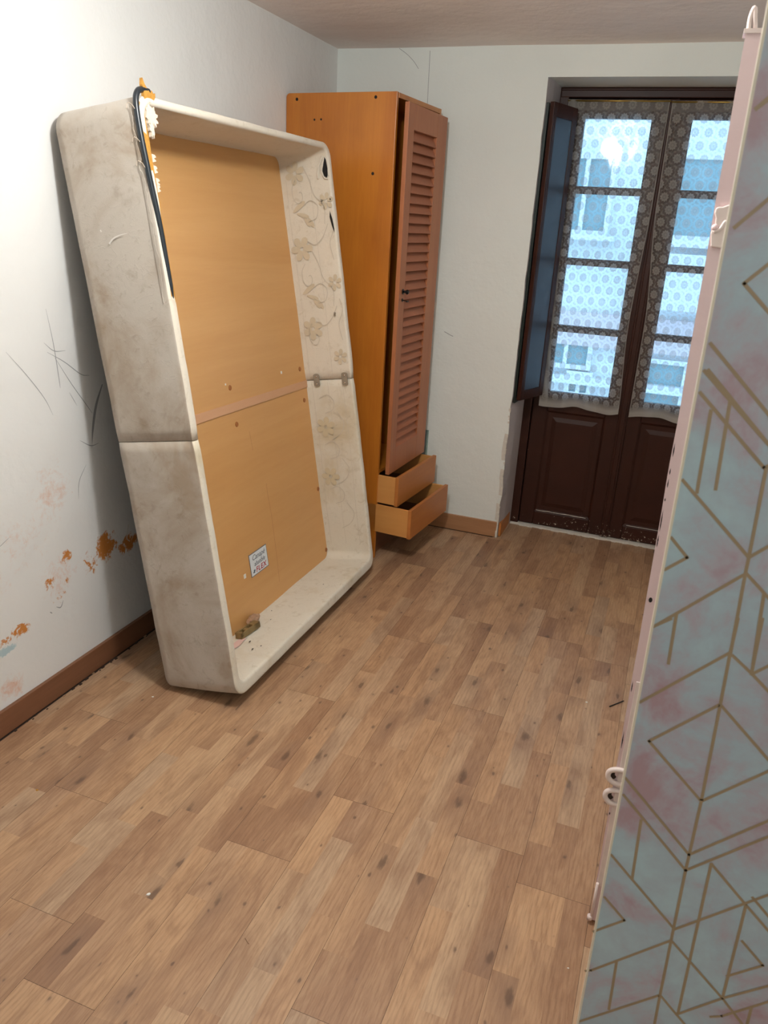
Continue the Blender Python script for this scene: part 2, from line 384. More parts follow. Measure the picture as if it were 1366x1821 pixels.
# floor
bm = bmesh.new(); lay = bm.faces.layers.int.new('dummy')
ids = []
BW = .1935; BL = 1.27; X0 = .124-BW
designs = []
for d in range(4):
    rows = []
    for s in range(3):
        cuts = [0.0, .18+.13*s+random.uniform(-.05, .05)]
        while cuts[-1] < BL-.45: cuts.append(cuts[-1]+random.uniform(.36, .46))
        if BL-cuts[-1] < .15: cuts.pop()
        cuts.append(BL)
        rows.append([(cuts[i], cuts[i+1], random.random(), random.random()) for i in range(len(cuts)-1)])
    designs.append(rows)
joint = {2: -2.60, 4: -1.85, 5: -2.58, 6: -2.295, 7: -1.68, 8: -1.03, 9: -2.40}
g = .0004
for c in range(0, 14):
    xa = X0+c*BW
    y = joint.get(c, random.uniform(-2.4, -1.1)); y -= BL*4
    di = c
    while y < .5:
        rows = designs[random.choice([0, 1, 2, 3])]
        tw = random.random()
        for s in range(3):
            sx0 = xa+s*BW/3+(g if s == 0 else 0); sx1 = xa+(s+1)*BW/3-(g if s == 2 else 0)
            for (a, b, r1, r2) in rows[s]:
                ya = y+a+(g if a == 0 else 0); yb = y+b-(g if b == BL else 0)
                ya = max(ya, YB); yb = min(yb, .45); x0_ = max(sx0, 0); x1_ = min(sx1, XR)
                if yb-ya < .002 or x1_-x0_ < .002: continue
                quad(bm, [(x0_, ya, 0), (x1_, ya, 0), (x1_, yb, 0), (x0_, yb, 0)], 0); ids.append((min(1, max(0, r1+.06*(tw-.5))), r2, 0))
        y += BL
quad(bm, [(-.05, YB, -.0025), (XR, YB, -.0025), (XR, .45, -.0025), (-.05, .45, -.0025)], 1); ids.append((0, 0, 0))
fl = struct(link('floor', bm, [M_floor, M_gap]))
at = fl.data.attributes.new('plank', 'FLOAT_VECTOR', 'FACE')
for i, v in enumerate(ids): at.data[i].vector = v

# left wall with scuffs drawn on it
bm = bmesh.new()
quad(bm, [(0, YB, 0), (0, .0, 0), (0, .0, H+.03), (0, YB, H+.03)])
scr = [
    ([(-2.118, 1.32), (-2.10, 1.21), (-2.09, 1.10), (-2.088, 1.07)], .0022), ([(-2.13, 1.19), (-2.06, 1.15), (-1.99, 1.10), (-1.95, 1.09)], .0022),
    ([(-2.10, 1.17), (-2.04, 1.08), (-1.98, 1.00), (-1.95, .96)], .0022), ([(-2.29, 1.21), (-2.22, 1.13), (-2.16, 1.05), (-2.13, .99)], .0018),
    ([(-2.14, 1.22), (-2.10, 1.19), (-2.05, 1.185)], .0018), ([(-2.02, .88), (-1.97, .85), (-1.93, .85)], .0022), ([(-2.0, .79), (-2.04, .74), (-2.05, .68)], .002),
    ([(-2.05, 1.05), (-2.02, 1.0)], .0015), ([(-2.2, .335), (-2.18, .325), (-2.165, .345)], .003), ([(-2.23, .33), (-2.22, .32)], .003), ([(-2.41, .63), (-2.36, .65)], .0015)]
for pts, wd in scr:
    ribbon(bm, [(.0006, y, z) for y, z in pts], lambda t, w_=wd: w_*(.35+math.sin(PI*t)), (1, 0, 0), 1, 8)
ribbon(bm, [(.0006, -1.89, 1.05), (.0006, -1.93, .98), (.0006, -1.955, .90), (.0006, -1.965, .84)], lambda t: .011*math.sin(PI*min(1, t+.08))+.001, (1, 0, 0), 1, 8)
ribbon(bm, [(.0006, -1.80, .50), (.0006, -1.815, .45), (.0006, -1.80, .43)], .004, (1, 0, 0), 2, 8)
struct(link('wall_left', bm, [M_wall_l, M_crack, M_chip]))

# far wall with the balcony-door niche
bm = bmesh.new()
T2 = .52
zs = [i*ZN/46 for i in range(47)]
def wob(z, k=0):
    a = .0035+.010*max(0, 1-z/1.0)
    return a*(noise.noise(Vector((3.1+k, z*9, 0)))+.6*noise.noise(Vector((8.3+k, z*31, 0))))
edge = [(XN+wob(z), wob(z, 5)*.6-.001, z) for z in zs]
for a, b in zip(edge, edge[1:]):
    quad(bm, [(0, 0, a[2]), (a[0]-.02, 0, a[2]), (b[0]-.02, 0, b[2]), (0, 0, b[2])])
    quad(bm, [(a[0]-.02, 0, a[2]), a, b, (b[0]-.02, 0, b[2])], 2 if a[2] < .62 and noise.noise(Vector((a[2]*14, 2, 0))) > -.12 else 0)
    quad(bm, [a, (XN+.015, DN*.35, a[2]), (XN+.015, DN*.35, b[2]), b], 1)
    quad(bm, [(XN+.015, DN*.35, a[2]), (XN+.024, T2, a[2]), (XN+.024, T2, b[2]), (XN+.015, DN*.35, b[2])], 1)
HT = H+.03
quad(bm, [(0, 0, ZN), (XN2, 0, ZN), (XN2, 0, HT), (0, 0, HT)])
quad(bm, [(XN2, 0, 0), (XR, 0, 0), (XR, 0, HT), (XN2, 0, HT)])
quad(bm, [(XN2, 0, 0), (XN2, 0, ZN), (XN2, T2, ZN), (XN2, T2, 0)])
quad(bm, [(XN, 0, ZN), (XN, T2, ZN), (XN2, T2, ZN), (XN2, 0, ZN)])
for pts, wd in [([(.483, 2.406), (.485, 2.30), (.487, 2.165)], .0022), ([(.325, 2.418), (.37, 2.39), (.405, 2.36), (.43, 2.33)], .002), ([(.665, 1.10), (.70, 1.085), (.715, 1.08)], .003)]:
    ribbon(bm, [(x, -.0008, z) for x, z in pts], wd, (0, -1, 0), 3, 6)
struct(link('wall_back', bm, [M_wall, M_jamb, M_chip, M_crack]))
# right wall and near wall
bm = bmesh.new(); quad(bm, [(XR, 0, 0), (XR, YB, 0), (XR, YB, H), (XR, 0, H)]); struct(link('wall_right', bm, M_wall))
bm = bmesh.new(); quad(bm, [(XR, YB, 0), (0, YB, 0), (0, YB, H), (XR, YB, H)]); struct(link('wall_front', bm, M_wall))
# ceiling: old, slightly wavy
bm = bmesh.new(); nx, ny = 26, 50; gr = []
for j in range(ny+1):
    row = []
    for i in range(nx+1):
        x = i/nx*XR; y = YB+j/ny*(0-YB); e = min(1, min(x, XR-x, -y)/.25) if y < 0 else 0
        row.append(bm.verts.new((x, y, H+.012*max(e, .25)*noise.noise(Vector((x*1.7, y*1.3, 4)))+.006*max(e, 0)*noise.noise(Vector((x*5, y*5, 1))))))
    gr.append(row)
for j in range(ny):
    for i in range(nx): bm.faces.new((gr[j][i], gr[j+1][i], gr[j+1][i+1], gr[j][i+1]))
struct(link('ceiling', bm, M_ceil, smooth=True))
bm = bmesh.new(); box(bm, -.05, XR+.05, YB-.05, .02, H+.03, H+.1); struct(link('trim_1', bm, M_ceil))

# skirtings
bm = bmesh.new(); box(bm, 0, .014, YB, -.014, .004, .092); struct(link('baseboard_left', bm, M_base, bevel=.002))
bm = bmesh.new(); quad(bm, [(0, YB, .0006), (.020, YB, .0006), (.017, -1.6, .0006), (0, -1.6, .0006)])
for i in range(46):
    y = random.uniform(-2.9, -1.75); s = random.uniform(.0015, .004); x = random.uniform(.013, .024)
    box(bm, x-s, x+s, y-s*2, y+s*2, 0, s, random.choice([0, 0, 0, 1]))
struct(link('trim_2', bm, [M_gap, M_debris]))
bm = bmesh.new(); box(bm, .40, XN-.004, -.014, 0, .003, .091); struct(link('baseboard_back', bm, M_baseb, bevel=.002))
bm = bmesh.new(); box(bm, XN+.004, XN+.018, .01, DN-.004, .003, .082); struct(link('baseboard_niche', bm, M_draw, bevel=.002))
bm = bmesh.new(); box(bm, .40, XN-.02, -.016, -.0005, 0.0005, .003)
struct(link('trim_3', bm, M_gap))
bm = bmesh.new()
# flakes of plaster at the broken niche corner
for i in range(60):
    z = random.random()**1.6*.75+.01; s = random.uniform(.002, .006)
    box(bm, XN-.004+random.uniform(-.006, .004), XN-.004+s, -.004-s*.4, .002+s, z, z+s*random.uniform(1, 4))
for i in range(7):
    z = i*.018+.012; box(bm, XN-.008+.002*random.random(), XN+.003, -.017+.002*i, -.002, z-.01, z+.012)
struct(link('trim_4', bm, M_chip))

# ------------------------------------------------------------------ balcony door
D1 = struct(empty('door_1', (0, 0, 0)))
YD = DN
bm = bmesh.new()
FL, FR, FT = XN+.022, XN2-.0, 2.247
box(bm, FL-.004, 1.128, YD-.004, YD+.09, 0, ZN); box(bm, 2.135, FR, YD-.004, YD+.09, 0, ZN); box(bm, FL, FR, YD-.006, YD+.09, FT, ZN)
box(bm, FL, FR, YD-.012, YD+.09, FT+.03, ZN-.004)
box(bm, FL, 1.155, YD+.052, YD+.12, 0, ZN); box(bm, 2.11, FR, YD+.052, YD+.12, 0, ZN); box(bm, FL, FR, YD+.052, YD+.12, FT-.03, ZN)
link('door_frame', bm, M_dpaint, D1, bevel=.004)
bm = bmesh.new(); box(bm, FL, FR, YD-.02, YD+.2, -.002, .009)
for i in range(40):
    x = random.uniform(FL, FR); s = random.uniform(.003, .009); box(bm, x-s*2, x+s*2, YD-.024-s*.5, YD-.018, 0, .004+s*.5)
link('threshold', bm, M_chip, D1)
def leaf(x0, x1, gx0, gx1, hinge_left):
    y0, y1 = YD+.008, YD+.05
    b = bmesh.new()
    zt = FT-.004; gz = [.80, 1.143, 1.487, 1.832, 2.158]
    box(b, x0, gx0, y0, y1, .012, zt); box(b, gx1, x1, y0, y1, .012, zt)
    box(b, gx0, gx1, y0, y1, gz[4], zt); box(b, gx0, gx1, y0, y1, .69, gz[0]); box(b, gx0, gx1, y0, y1, .012, .095)
    for z in gz[1:4]: box(b, gx0, gx1, y0+.006, y1-.004, z-.018, z+.018)
    lf = link('door_leaf', b, M_dpaint, D1, bevel=.005)
    # glazing beads
    # raised panel
    b = bmesh.new(); a0, a1, c0, c1 = gx0, gx1, .095, .69
    def ring(i, y): return [b.verts.new(p) for p in ((a0+i, y, c0+i), (a1-i, y, c0+i), (a1-i, y, c1-i), (a0+i, y, c1-i))]
    R_ = [ring(0, y0+.004), ring(.010, y0+.012), ring(.034, y0+.0125), ring(.058, y0+.0065)]
    for p, q in zip(R_, R_[1:]):
        for k in range(4): b.faces.new((p[k], p[(k+1)%4], q[(k+1)%4], q[k]))
    b.faces.new(R_[-1])
    rb = [b.verts.new((v.co.x, y1-.008, v.co.z)) for v in R_[0]]
    for k in range(4): b.faces.new((R_[0][(k+1)%4], R_[0][k], rb[k], rb[(k+1)%4]))
    b.faces.new(rb[::-1])
    # worn ledge at the foot of the panel, paint gone
    ribbon(b, [(a0+.01+i*(a1-a0-.03)/12, y0+.0015+.002*random.random(), c0+.004+.003*random.random()) for i in range(13)] if hinge_left else [(a0+.02, y0+.002, c0+.004), (a0+.2, y0+.002, c0+.004)],
           lambda t: .0025+.005*abs(noise.noise(Vector((t*9, 0, 1)))), (0, -1, 0), 1, 1)
    link('door_panel', b, [M_dpaint, M_chip], lf)
    for z0, z1 in zip(gz, gz[1:]):
        b = bmesh.new(); e = .018
        za = z0+(e if z0 != gz[0] else 0)-.004; zb = z1-(e if z1 != gz[4] else 0)+.004
        box(b, gx0-.004, gx1+.004, y0+.022, y0+.026, za, zb); link('glass_pane', b, M_glass, lf)
    return lf
leaf(1.131, 1.606, 1.214, 1.530, True)
leaf(1.640, 2.132, 1.716, 2.050, False)
bm = bmesh.new(); box(bm, 1.600, 1.648, YD-.006, YD+.055, .012, FT-.004); box(bm, 1.610, 1.638, YD-.012, YD, .03, FT-.01)
link('meeting_strip', bm, M_dpaint, D1, bevel=.005)
# inside shutter, two folded panels
def shutter(pa, pb, z0, z1, th, mat, edge_mat, nm):
    pa, pb = Vector(pa), Vector(pb); d = (pb-pa).normalized(); n = Vector((-d.y, d.x, 0)); b = bmesh.new()
    def pr(s0, s1, t0, t1, za, zb, mi):
        P = [pa+d*s0+n*t0, pa+d*s1+n*t0, pa+d*s1+n*t1, pa+d*s0+n*t1]
        v = [b.verts.new((p.x, p.y, z)) for z in (za, zb) for p in P]
        for f in ((3,2,1,0),(4,5,6,7),(0,1,5,4),(1,2,6,5),(2,3,7,6),(3,0,4,7)):
            fc = b.faces.new([v[i] for i in f]); fc.material_index = mi
    L_ = (pb-pa).length
    pr(0, .010, 0, th, z0, z1, 1); pr(.010, .035, 0, th, z0, z1, 1); pr(L_-.042, L_, 0, th, z0, z1, 1)
    pr(.035, L_-.042, 0, th, z1-.06, z1, 1); pr(.035, L_-.042, 0, th, z0, z0+.05, 1)
    pr(.035, L_-.042, .003, th-.003, z0+.05, z1-.06, 0)
    return link(nm, b, [mat, edge_mat], D1, bevel=.002)
shutter((1.108, -.004, 0), (1.186, .222, 0), .785, 2.192, .022, M_shut, M_dpaint, 'folded_shutter')
shutter((XN+.016, .012, 0), (XN+.030, .250, 0), .765, 2.19, .016, M_shutg, M_shutg, 'folded_shutter')

# curtains: pleated lace on a thin rod
def curtain(prof, label, seed, fold=True):
    """prof: list of (z, xleft, xright) bottom to top"""
    b = bmesh.new(); uvl = b.loops.layers.uv.new('UVMap'); nz, nu = 70, 64; rows = []; zb, zt = prof[0][0], prof[-1][0]; hemv = []
    W0 = prof[-1][2]-prof[-1][1]
    for j in range(nz+1):
        z = zb+(zt-zb)*j/nz
        for k in range(len(prof)-1):
            if prof[k][0] <= z+1e-6 <= prof[k+1][0]+1e-5: break
        t = (z-prof[k][0])/(prof[k+1][0]-prof[k][0]); t = t*t*(3-2*t)
        xl = prof[k][1]*(1-t)+prof[k+1][1]*t; xr = prof[k][2]*(1-t)+prof[k+1][2]*t
        row = []
        for i in range(nu+1):
            s = i/nu; amp = .004+.010*(1-j/nz)
            y = YD-.022-amp*(1+math.sin(s*21+seed+1.2*math.sin(z*1.3)))*.7-.004*noise.noise(Vector((s*7+seed, z*2, 0)))
            zz = z+(-.012*math.sin(s*9+seed)*(1-j/nz)*.8 if j < 6 else 0)
            row.append((b.verts.new((xl+(xr-xl)*s, y, zz)), (s*W0*1.08, z-zb)))
            hem = 1.0 if (j <= 1 or i == 0 or i == nu) else (.62+.15*math.sin(j*.7+i)) if (fold and i <= 6) else (.55 if (j == 2) else (.42 if j >= nz-2 else 0))
            hemv.append(hem)
        rows.append(row)
    b.verts.index_update()
    for j in range(nz):
        for i in range(nu):
            q = [rows[j][i], rows[j][i+1], rows[j+1][i+1], rows[j+1][i]]
            f = b.faces.new([x[0] for x in q]); f.smooth = True
            for lp, x in zip(f.loops, q): lp[uvl].uv = x[1]
    o = link('lace_curtain', b, M_lace)
    a = o.data.attributes.new('hem', 'FLOAT', 'POINT')
    for i, h in enumerate(hemv): a.data[i].value = h
    rd = bmesh.new(); cyl(rd, (prof[-1][1]-.004, YD-.024, zt-.006), (prof[-1][2]+.004, YD-.024, zt-.006), .004, 10)
    link('curtain_rod', rd, M_rod, o)
    tag(o, label, 'curtain'); return o
curtain([(.728, 1.172, 1.597), (1.19, 1.150, 1.578), (1.80, 1.135, 1.598), (2.236, 1.130, 1.603)], 'white lace curtain on the left glazed balcony door leaf, beside the folded shutter', .4)
curtain([(.728, 1.652, 2.10), (1.19, 1.655, 2.11), (1.80, 1.618, 2.12), (2.233, 1.614, 2.125)], 'white lace curtain on the right glazed balcony door leaf, partly behind the pink door', 2.2, False)

# ------------------------------------------------------------------ wardrobe
WX, WY = .5546, -.5987
W_ = empty('wardrobe', (WX, WY, .0005), (0, -.0030, -.0854))
tag(W_, 'narrow orange wooden wardrobe with one louvred door standing in the far left corner', 'wardrobe')
WD, WW, WH = .548, .505, 2.143
bm = bmesh.new()
# near side with rounded rear top corner
def prism(bm, poly, y0, y1, mi=0):
    a = [bm.verts.new((x, y0, z)) for x, z in poly]; b = [bm.verts.new((x, y1, z)) for x, z in poly]; n = len(poly)
    bm.faces.new(a).material_index = mi; bm.faces.new(b[::-1]).material_index = mi
    for i in range(n): bm.faces.new((a[i], b[i], b[(i+1)%n], a[(i+1)%n])).material_index = mi
rc = [(-WD+.018*(1-math.cos(t)), WH-.018*(1-math.sin(t))) for t in [i*PI/2/5 for i in range(6)]]
poly = [(-WD, 0)]+rc+[(0, WH), (0, 0)]
prism(bm, poly, 0, .018)
link('side_panel', bm, M_ward, W_, bevel=.0015)
bm = bmesh.new(); prism(bm, poly, WW-.018, WW); link('side_panel', bm, M_ward, W_, bevel=.0015)
bm = bmesh.new(); box(bm, -WD+.01, .002, .018, WW-.018, WH-.022, WH-.002); link('top_panel', bm, M_ward, W_, bevel=.001)
bm = bmesh.new(); box(bm, -WD+.004, -WD+.012, .018, WW-.018, .05, WH-.022); link('back_panel', bm, M_ward, W_)
bm = bmesh.new(); box(bm, -.55, -.003, .018, WW-.018, .455, .47); link('shelf', bm, M_ward, W_)
bm = bmesh.new(); box(bm, -.045, -.028, .018, WW-.018, 0, .135); link('plinth', bm, M_base, W_)
for d, z in [(.492, 2.118), (.100, 2.122), (.104-.005, 1.822)]:
    bm = bmesh.new(); cyl(bm, (-d, -.0008, z), (-d, .001, z), .0068, 16); link('screw_hole', bm, M_dot, W_)
for d, z in [(.400, 2.036), (.366, 2.037)]:
    bm = bmesh.new(); cyl(bm, (-d, -.0008, z), (-d, .001, z), .0045, 12); link('screw_hole', bm, M_dot, W_)
# louvred door, slightly ajar (hinged on the far side)
dw, dh, dz = .492, 2.105-.458, .458
ajar = math.atan2(.018, dw)
DR = empty('louvred_door', (.018, WW-.006, dz), (0, 0, 0), W_)
# local: x outward, y = -(distance from hinge), z up; rotate so that the free edge comes forward
DR.rotation_euler = (0, 0, ajar)
bm = bmesh.new(); T_ = .020
lz0, lz1 = .585-dz, 2.005-dz; ly0, ly1 = -(.505-.372), -(.505-.083)
box(bm, -T_+.02, .02, -dw, ly1, 0, dh); box(bm, -T_+.02, .02, ly0, 0, 0, dh)
box(bm, -T_+.02, .02, ly1, ly0, 0, lz0); box(bm, -T_+.02, .02, ly1, ly0, lz1, dh)
link('door_frame', bm, M_wdoor, DR, bevel=.0015)
bm = bmesh.new(); NS = 34; pitch = (lz1-lz0)/NS
for i in range(NS):
    z = lz0+i*pitch
    # tilted slat, lower edge proud of the frame plane a little
    P = [(.0205, z-.002), (.0155, z-.004), (-.010, z+pitch+.006), (-.005, z+pitch+.008)]
    a = [bm.verts.new((x, ly1-.002, zz)) for x, zz in P]; b = [bm.verts.new((x, ly0+.002, zz)) for x, zz in P]
    bm.faces.new(a[::-1]); bm.faces.new(b)
    for k in range(4): bm.faces.new((a[k], a[(k+1)%4], b[(k+1)%4], b[k]))
link('louvre_slats', bm, M_slat, DR)
bm = bmesh.new(); kz = 1.330-dz; ky = -(.505-.058)
cyl(bm, (.02, ky, kz), (.023, ky, kz), .012, 16); cyl(bm, (.023, ky, kz), (.036, ky, kz), .005, 12); cyl(bm, (.036, ky, kz), (.043, ky, kz), .008, 16, r2=.0115); cyl(bm, (.043, ky, kz), (.050, ky, kz), .0115, 16, r2=.006)
link('knob', bm, M_iron, DR, smooth=False)
bm = bmesh.new(); kz = 1.293-dz; cyl(bm, (.02, ky-.002, kz), (.022, ky-.002, kz), .008, 14); cyl(bm, (.022, ky-.002, kz), (.045, ky, kz-.004), .0022, 10)
box(bm, .043, .047, ky-.009, ky+.014, kz-.007, kz-.001)
link('key', bm, M_iron, DR)
# drawers
def drawer(front, z0, z1, y0, y1, tilt):
    D = empty('drawer', (0, 0, 0), (0, tilt, 0), W_)
    b = bmesh.new(); box(b, front-.018, front, y0, y1, z0, z1); link('drawer_front', b, M_draw, D, bevel=.0015)
    b = bmesh.new(); a0, a1 = -.42, front-.018
    box(b, a0, a1, y0+.004, y0+.016, z0+.003, z1-.004); box(b, a0, a1, y1-.022, y1-.010, z0+.003, z1-.004)
    box(b, a0, a0+.012, y0+.016, y1-.022, z0+.01, z1-.01, 1); box(b, a0, a1, y0+.016, y1-.022, z0+.008, z0+.014, 1)  # dark bottom and back stand in for the shade inside the drawer
    link('drawer_box', b, [M_drawside, M_base], D, bevel=.001)
drawer(.113, .302, .452, .003, .497, -.0)
drawer(.195, .147, .299, -.004, .497, 0)

# pane of glass standing behind the wardrobe
bm = bmesh.new(); box(bm, .30, .622, -.010, -.006, .093, .556); box(bm, .612, .6225, -.0105, -.0055, .093, .5565, 1); box(bm, .30, .6225, -.0105, -.0055, .553, .5565, 1)
tag(link('glass_sheet', bm, [M_glass, M_gedge]), 'clear glass sheet leaning on the far wall, its green edge showing behind the wardrobe', 'glass')

# ------------------------------------------------------------------ leaning bed base
BT, BA = .1603, -.0042
BX, BY = .3317, -2.0521
B_ = empty('storage_bed_base', (BX, BY, 0)); B_.rotation_mode = 'XYZ'
B_.matrix_world = Matrix.Translation((BX, BY, .001)) @ Matrix.Rotation(BA, 4, 'Z') @ Matrix.Rotation(-BT, 4, 'Y')
tag(B_, 'worn cream upholstered storage bed base standing on end against the left wall', 'bed base')
BL_, BW_, BD = 1.9, 1.283, .2935; US = .919; WB = BD-.235
def half(top):
    """U-shaped padded wall: list of (outer, inner) points in (v,u)"""
    st, tt, tb = .034, .026, .048
    O, I, kind = [], [], []
    ro, ri = .062, .035
    if top:
        n = 26
        for i in range(n): u = US+.0015+(BL_-ro-US-.0015)*i/(n-1); O.append((0, u)); I.append((st, u)); kind.append('near')
        for i in range(1, 7): a = i/7*PI/2; O.append((ro-ro*math.cos(a), BL_-ro+ro*math.sin(a))); I.append((st+ri-ri*math.cos(a), BL_-tt-ri+ri*math.sin(a))); kind.append('corner')
        I[n-1] = (st, min(I[n-1][1], BL_-tt-ri))
        m = 20
        for i in range(m): v = ro+(BW_-2*ro)*i/(m-1); O.append((v, BL_)); I.append((min(max(v, st+ri), BW_-st-ri), BL_-tt)); kind.append('end')
        for i in range(1, 7): a = i/7*PI/2; O.append((BW_-ro+ro*math.sin(a), BL_-ro+ro*math.cos(a))); I.append((BW_-st-ri+ri*math.sin(a), BL_-tt-ri+ri*math.cos(a))); kind.append('corner')
        for i in range(n): u = BL_-ro-(BL_-ro-US-.0015)*i/(n-1); O.append((BW_, u)); I.append((BW_-st, min(u, BL_-tt-ri))); kind.append('far')
    else:
        n = 26
        for i in range(n): u = US-.0015-(US-.0015-ro)*i/(n-1); O.append((0, u)); I.append((st, max(u, tb+ri))); kind.append('near')
        for i in range(1, 7): a = i/7*PI/2; O.append((ro-ro*math.cos(a), ro-ro*math.sin(a))); I.append((st+ri-ri*math.cos(a), tb+ri-ri*math.sin(a))); kind.append('corner')
        m = 20
        for i in range(m): v = ro+(BW_-2*ro)*i/(m-1); O.append((v, 0)); I.append((min(max(v, st+ri), BW_-st-ri), tb)); kind.append('end')
        for i in range(1, 7): a = i/7*PI/2; O.append((BW_-ro+ro*math.sin(a), ro-ro*math.cos(a))); I.append((BW_-st-ri+ri*math.sin(a), tb+ri-ri*math.cos(a))); kind.append('corner')
        for i in range(n): u = ro+(US-.0015-ro)*i/(n-1); O.append((BW_, u)); I.append((BW_-st, max(u, tb+ri))); kind.append('far')
    b = bmesh.new(); secs = []; N = len(O)
    for i in range(N):
        o, q = Vector(O[i]), Vector(I[i]); d = (q-o); L = d.length; d.normalize()
        endp = min(i, N-1-i); pil = .0035 if endp == 0 else (.0004 if endp == 1 else 0)
        sec = []
        r = .011
        prof = []
        for k in range(13): prof.append((0, (BD-r)*k/12, 'o'))                    # outer, back to front
        for k in range(1, 6): a = k/6*PI/2; prof.append((r-r*math.cos(a), BD-r+r*math.sin(a), 'f'))
        prof.append((r, BD, 'f')); prof.append((L-r, BD, 'f'))
        for k in range(1, 6): a = k/6*PI/2; prof.append((L-r+r*math.sin(a), BD-r+r*math.cos(a), 'f'))
        for k in range(9): prof.append((L, (BD-r)*(1-k/8)+.002*0, 'i'))
        for (t, wv, kd) in prof:
            p = o+d*t; lump = noise.noise(Vector((p.x*6, p.y*6, wv*7)))*.0028+noise.noise(Vector((p.x*22, p.y*22, wv*22)))*.0011
            dirn = -d if kd == 'o' else (d if kd == 'i' else None)
            if dirn is not None: p = p+dirn*(lump-(pil if kd == 'o' else pil*.8)+(.0025*math.sin(PI*wv/BD) if kd == 'o' else 0))
            ww = wv+(lump-pil if kd == 'f' else 0)
            if wv == 0: ww = 0.0
            uu = p.y
            if endp == 0: uu = p.y
            sec.append(b.verts.new((max(0, ww), p.x, uu)))
        secs.append(sec)
    K = len(secs[0])
    for i in range(N-1):
        for k in range(K):
            k2 = (k+1) % K
            f = b.faces.new((secs[i][k], secs[i+1][k], secs[i+1][k2], secs[i][k2])); f.smooth = True
            inner = 17 < k < K-1
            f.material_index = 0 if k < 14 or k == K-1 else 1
    b.faces.new(secs[0][::-1]).material_index = 1; b.faces.new(secs[-1]).material_index = 1
    bmesh.ops.recalc_face_normals(b, faces=b.faces)
    return b
VF = BW_-.034-.0045          # inner face of the far side
def blob(bm, pts, mi, x=None, v=None, u=None):
    if v is not None: vs = [bm.verts.new((a, v, c)) for c, a in pts]   # pts (u,w) on the far inner side
    bm.faces.new(vs).material_index = mi
def petal_poly(cu, cw, ang, L, W, n=12):
    out = []
    for i in range(n):
        t = 2*PI*i/n; a, c = L/2+L/2*math.cos(t), W*math.sin(t)*(.6+.4*(math.cos(t)+1)/2)
        out.append((cu+a*math.cos(ang)-c*math.sin(ang), cw+a*math.sin(ang)+c*math.cos(ang)))
    return out
def flower(bm, cu, cw, r, rot, mi):
    for k in range(6):
        a = rot+k*PI/3; blob(bm, petal_poly(cu+.007*math.cos(a), cw+.007*math.sin(a), a, r, r*.40), mi, v=VF)
def scroll(bm, pts, mi, wd=.003):
    ribbon(bm, [(w_, VF, u_) for u_, w_ in pts], wd, (0, -1, 0), mi, 7)
bm = half(True)
for (u, w_, r, ro) in [(1.80, .130, .040, .2), (1.494, .122, .046, .5), (1.151, .130, .044, .1), (1.675, .262, .028, .3), (1.341, .262, .028, .2), (1.02, .25, .028, .2)]: flower(bm, u, w_, r, ro, 2)
for du in (0, -.343, -.60):
    for a, b_, L, wdt in ((1.645+du, .10, .075, .013), (1.640+du, .118, .06, .010)):
        if a-.1 > US+.03:
            blob(bm, petal_poly(a, b_, -.3+(2.2 if wdt < .012 else 1.3), L, wdt), 2, v=VF)
            blob(bm, petal_poly(a-.02, b_+.05, 2.6, .05, .010), 2, v=VF)
    cu, cw = 1.715+du, .140
    if cu-.1 > US+.03:
        scroll(bm, [(cu+.0*1+(.006+.007*k)*math.cos(k*.75), cw+(.006+.0055*k)*math.sin(k*.75)*.8) for k in range(9)], 3)
    cu, cw = 1.635+du, .20
    if cu-.1 > US+.03:
        scroll(bm, [(cu+.035, cw-.045), (cu+.05, cw-.01), (cu+.025, cw+.02), (cu-.02, cw+.01), (cu-.035, cw-.03)], 3)
        scroll(bm, [(cu+.19, cw-.03), (cu+.13, cw-.005), (cu+.07, cw+.01), (cu+.02, cw+.05), (cu-.05, cw+.045)], 3)
        scroll(bm, [(cu-.05, cw+.06), (cu-.10, cw+.03), (cu-.13, cw-.01), (cu-.11, cw-.05)], 3)
        scroll(bm, [(cu-.02, cw+.075), (cu-.07, cw+.085), (cu-.13, cw+.06), (cu-.20, cw+.07)], 3)
# long seams pressed in the inner lining
for w_ in (.085, .20): scroll(bm, [(US+.01, w_), (1.3, w_+.003), (1.6, w_-.002), (1.78, w_)], 3, .0012)
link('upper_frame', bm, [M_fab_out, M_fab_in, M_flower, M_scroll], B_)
bm = half(False)
for (u, w_, r, ro) in [(.70, .135, .042, .2), (.46, .13, .04, .6)]: flower(bm, u, w_, r, ro, 2)
for cu in (.80, .58, .36):
    scroll(bm, [(cu+.035, .12), (cu+.05, .16), (cu+.02, .19), (cu-.02, .18), (cu-.035, .14)], 3)
    scroll(bm, [(cu-.03, .20), (cu-.08, .23), (cu-.13, .21), (cu-.16, .16)], 3)
for w_ in (.09, .17, .245): scroll(bm, [(US-.01, w_), (.6, w_+.003), (.3, w_-.002), (.12, w_)], 3, .0014)
o = link('lower_frame', bm, [M_fab_out, M_fab_low, plain('yellowed_flower_weave', srgb(212, 196, 164), .9, .05), M_scroll], B_)
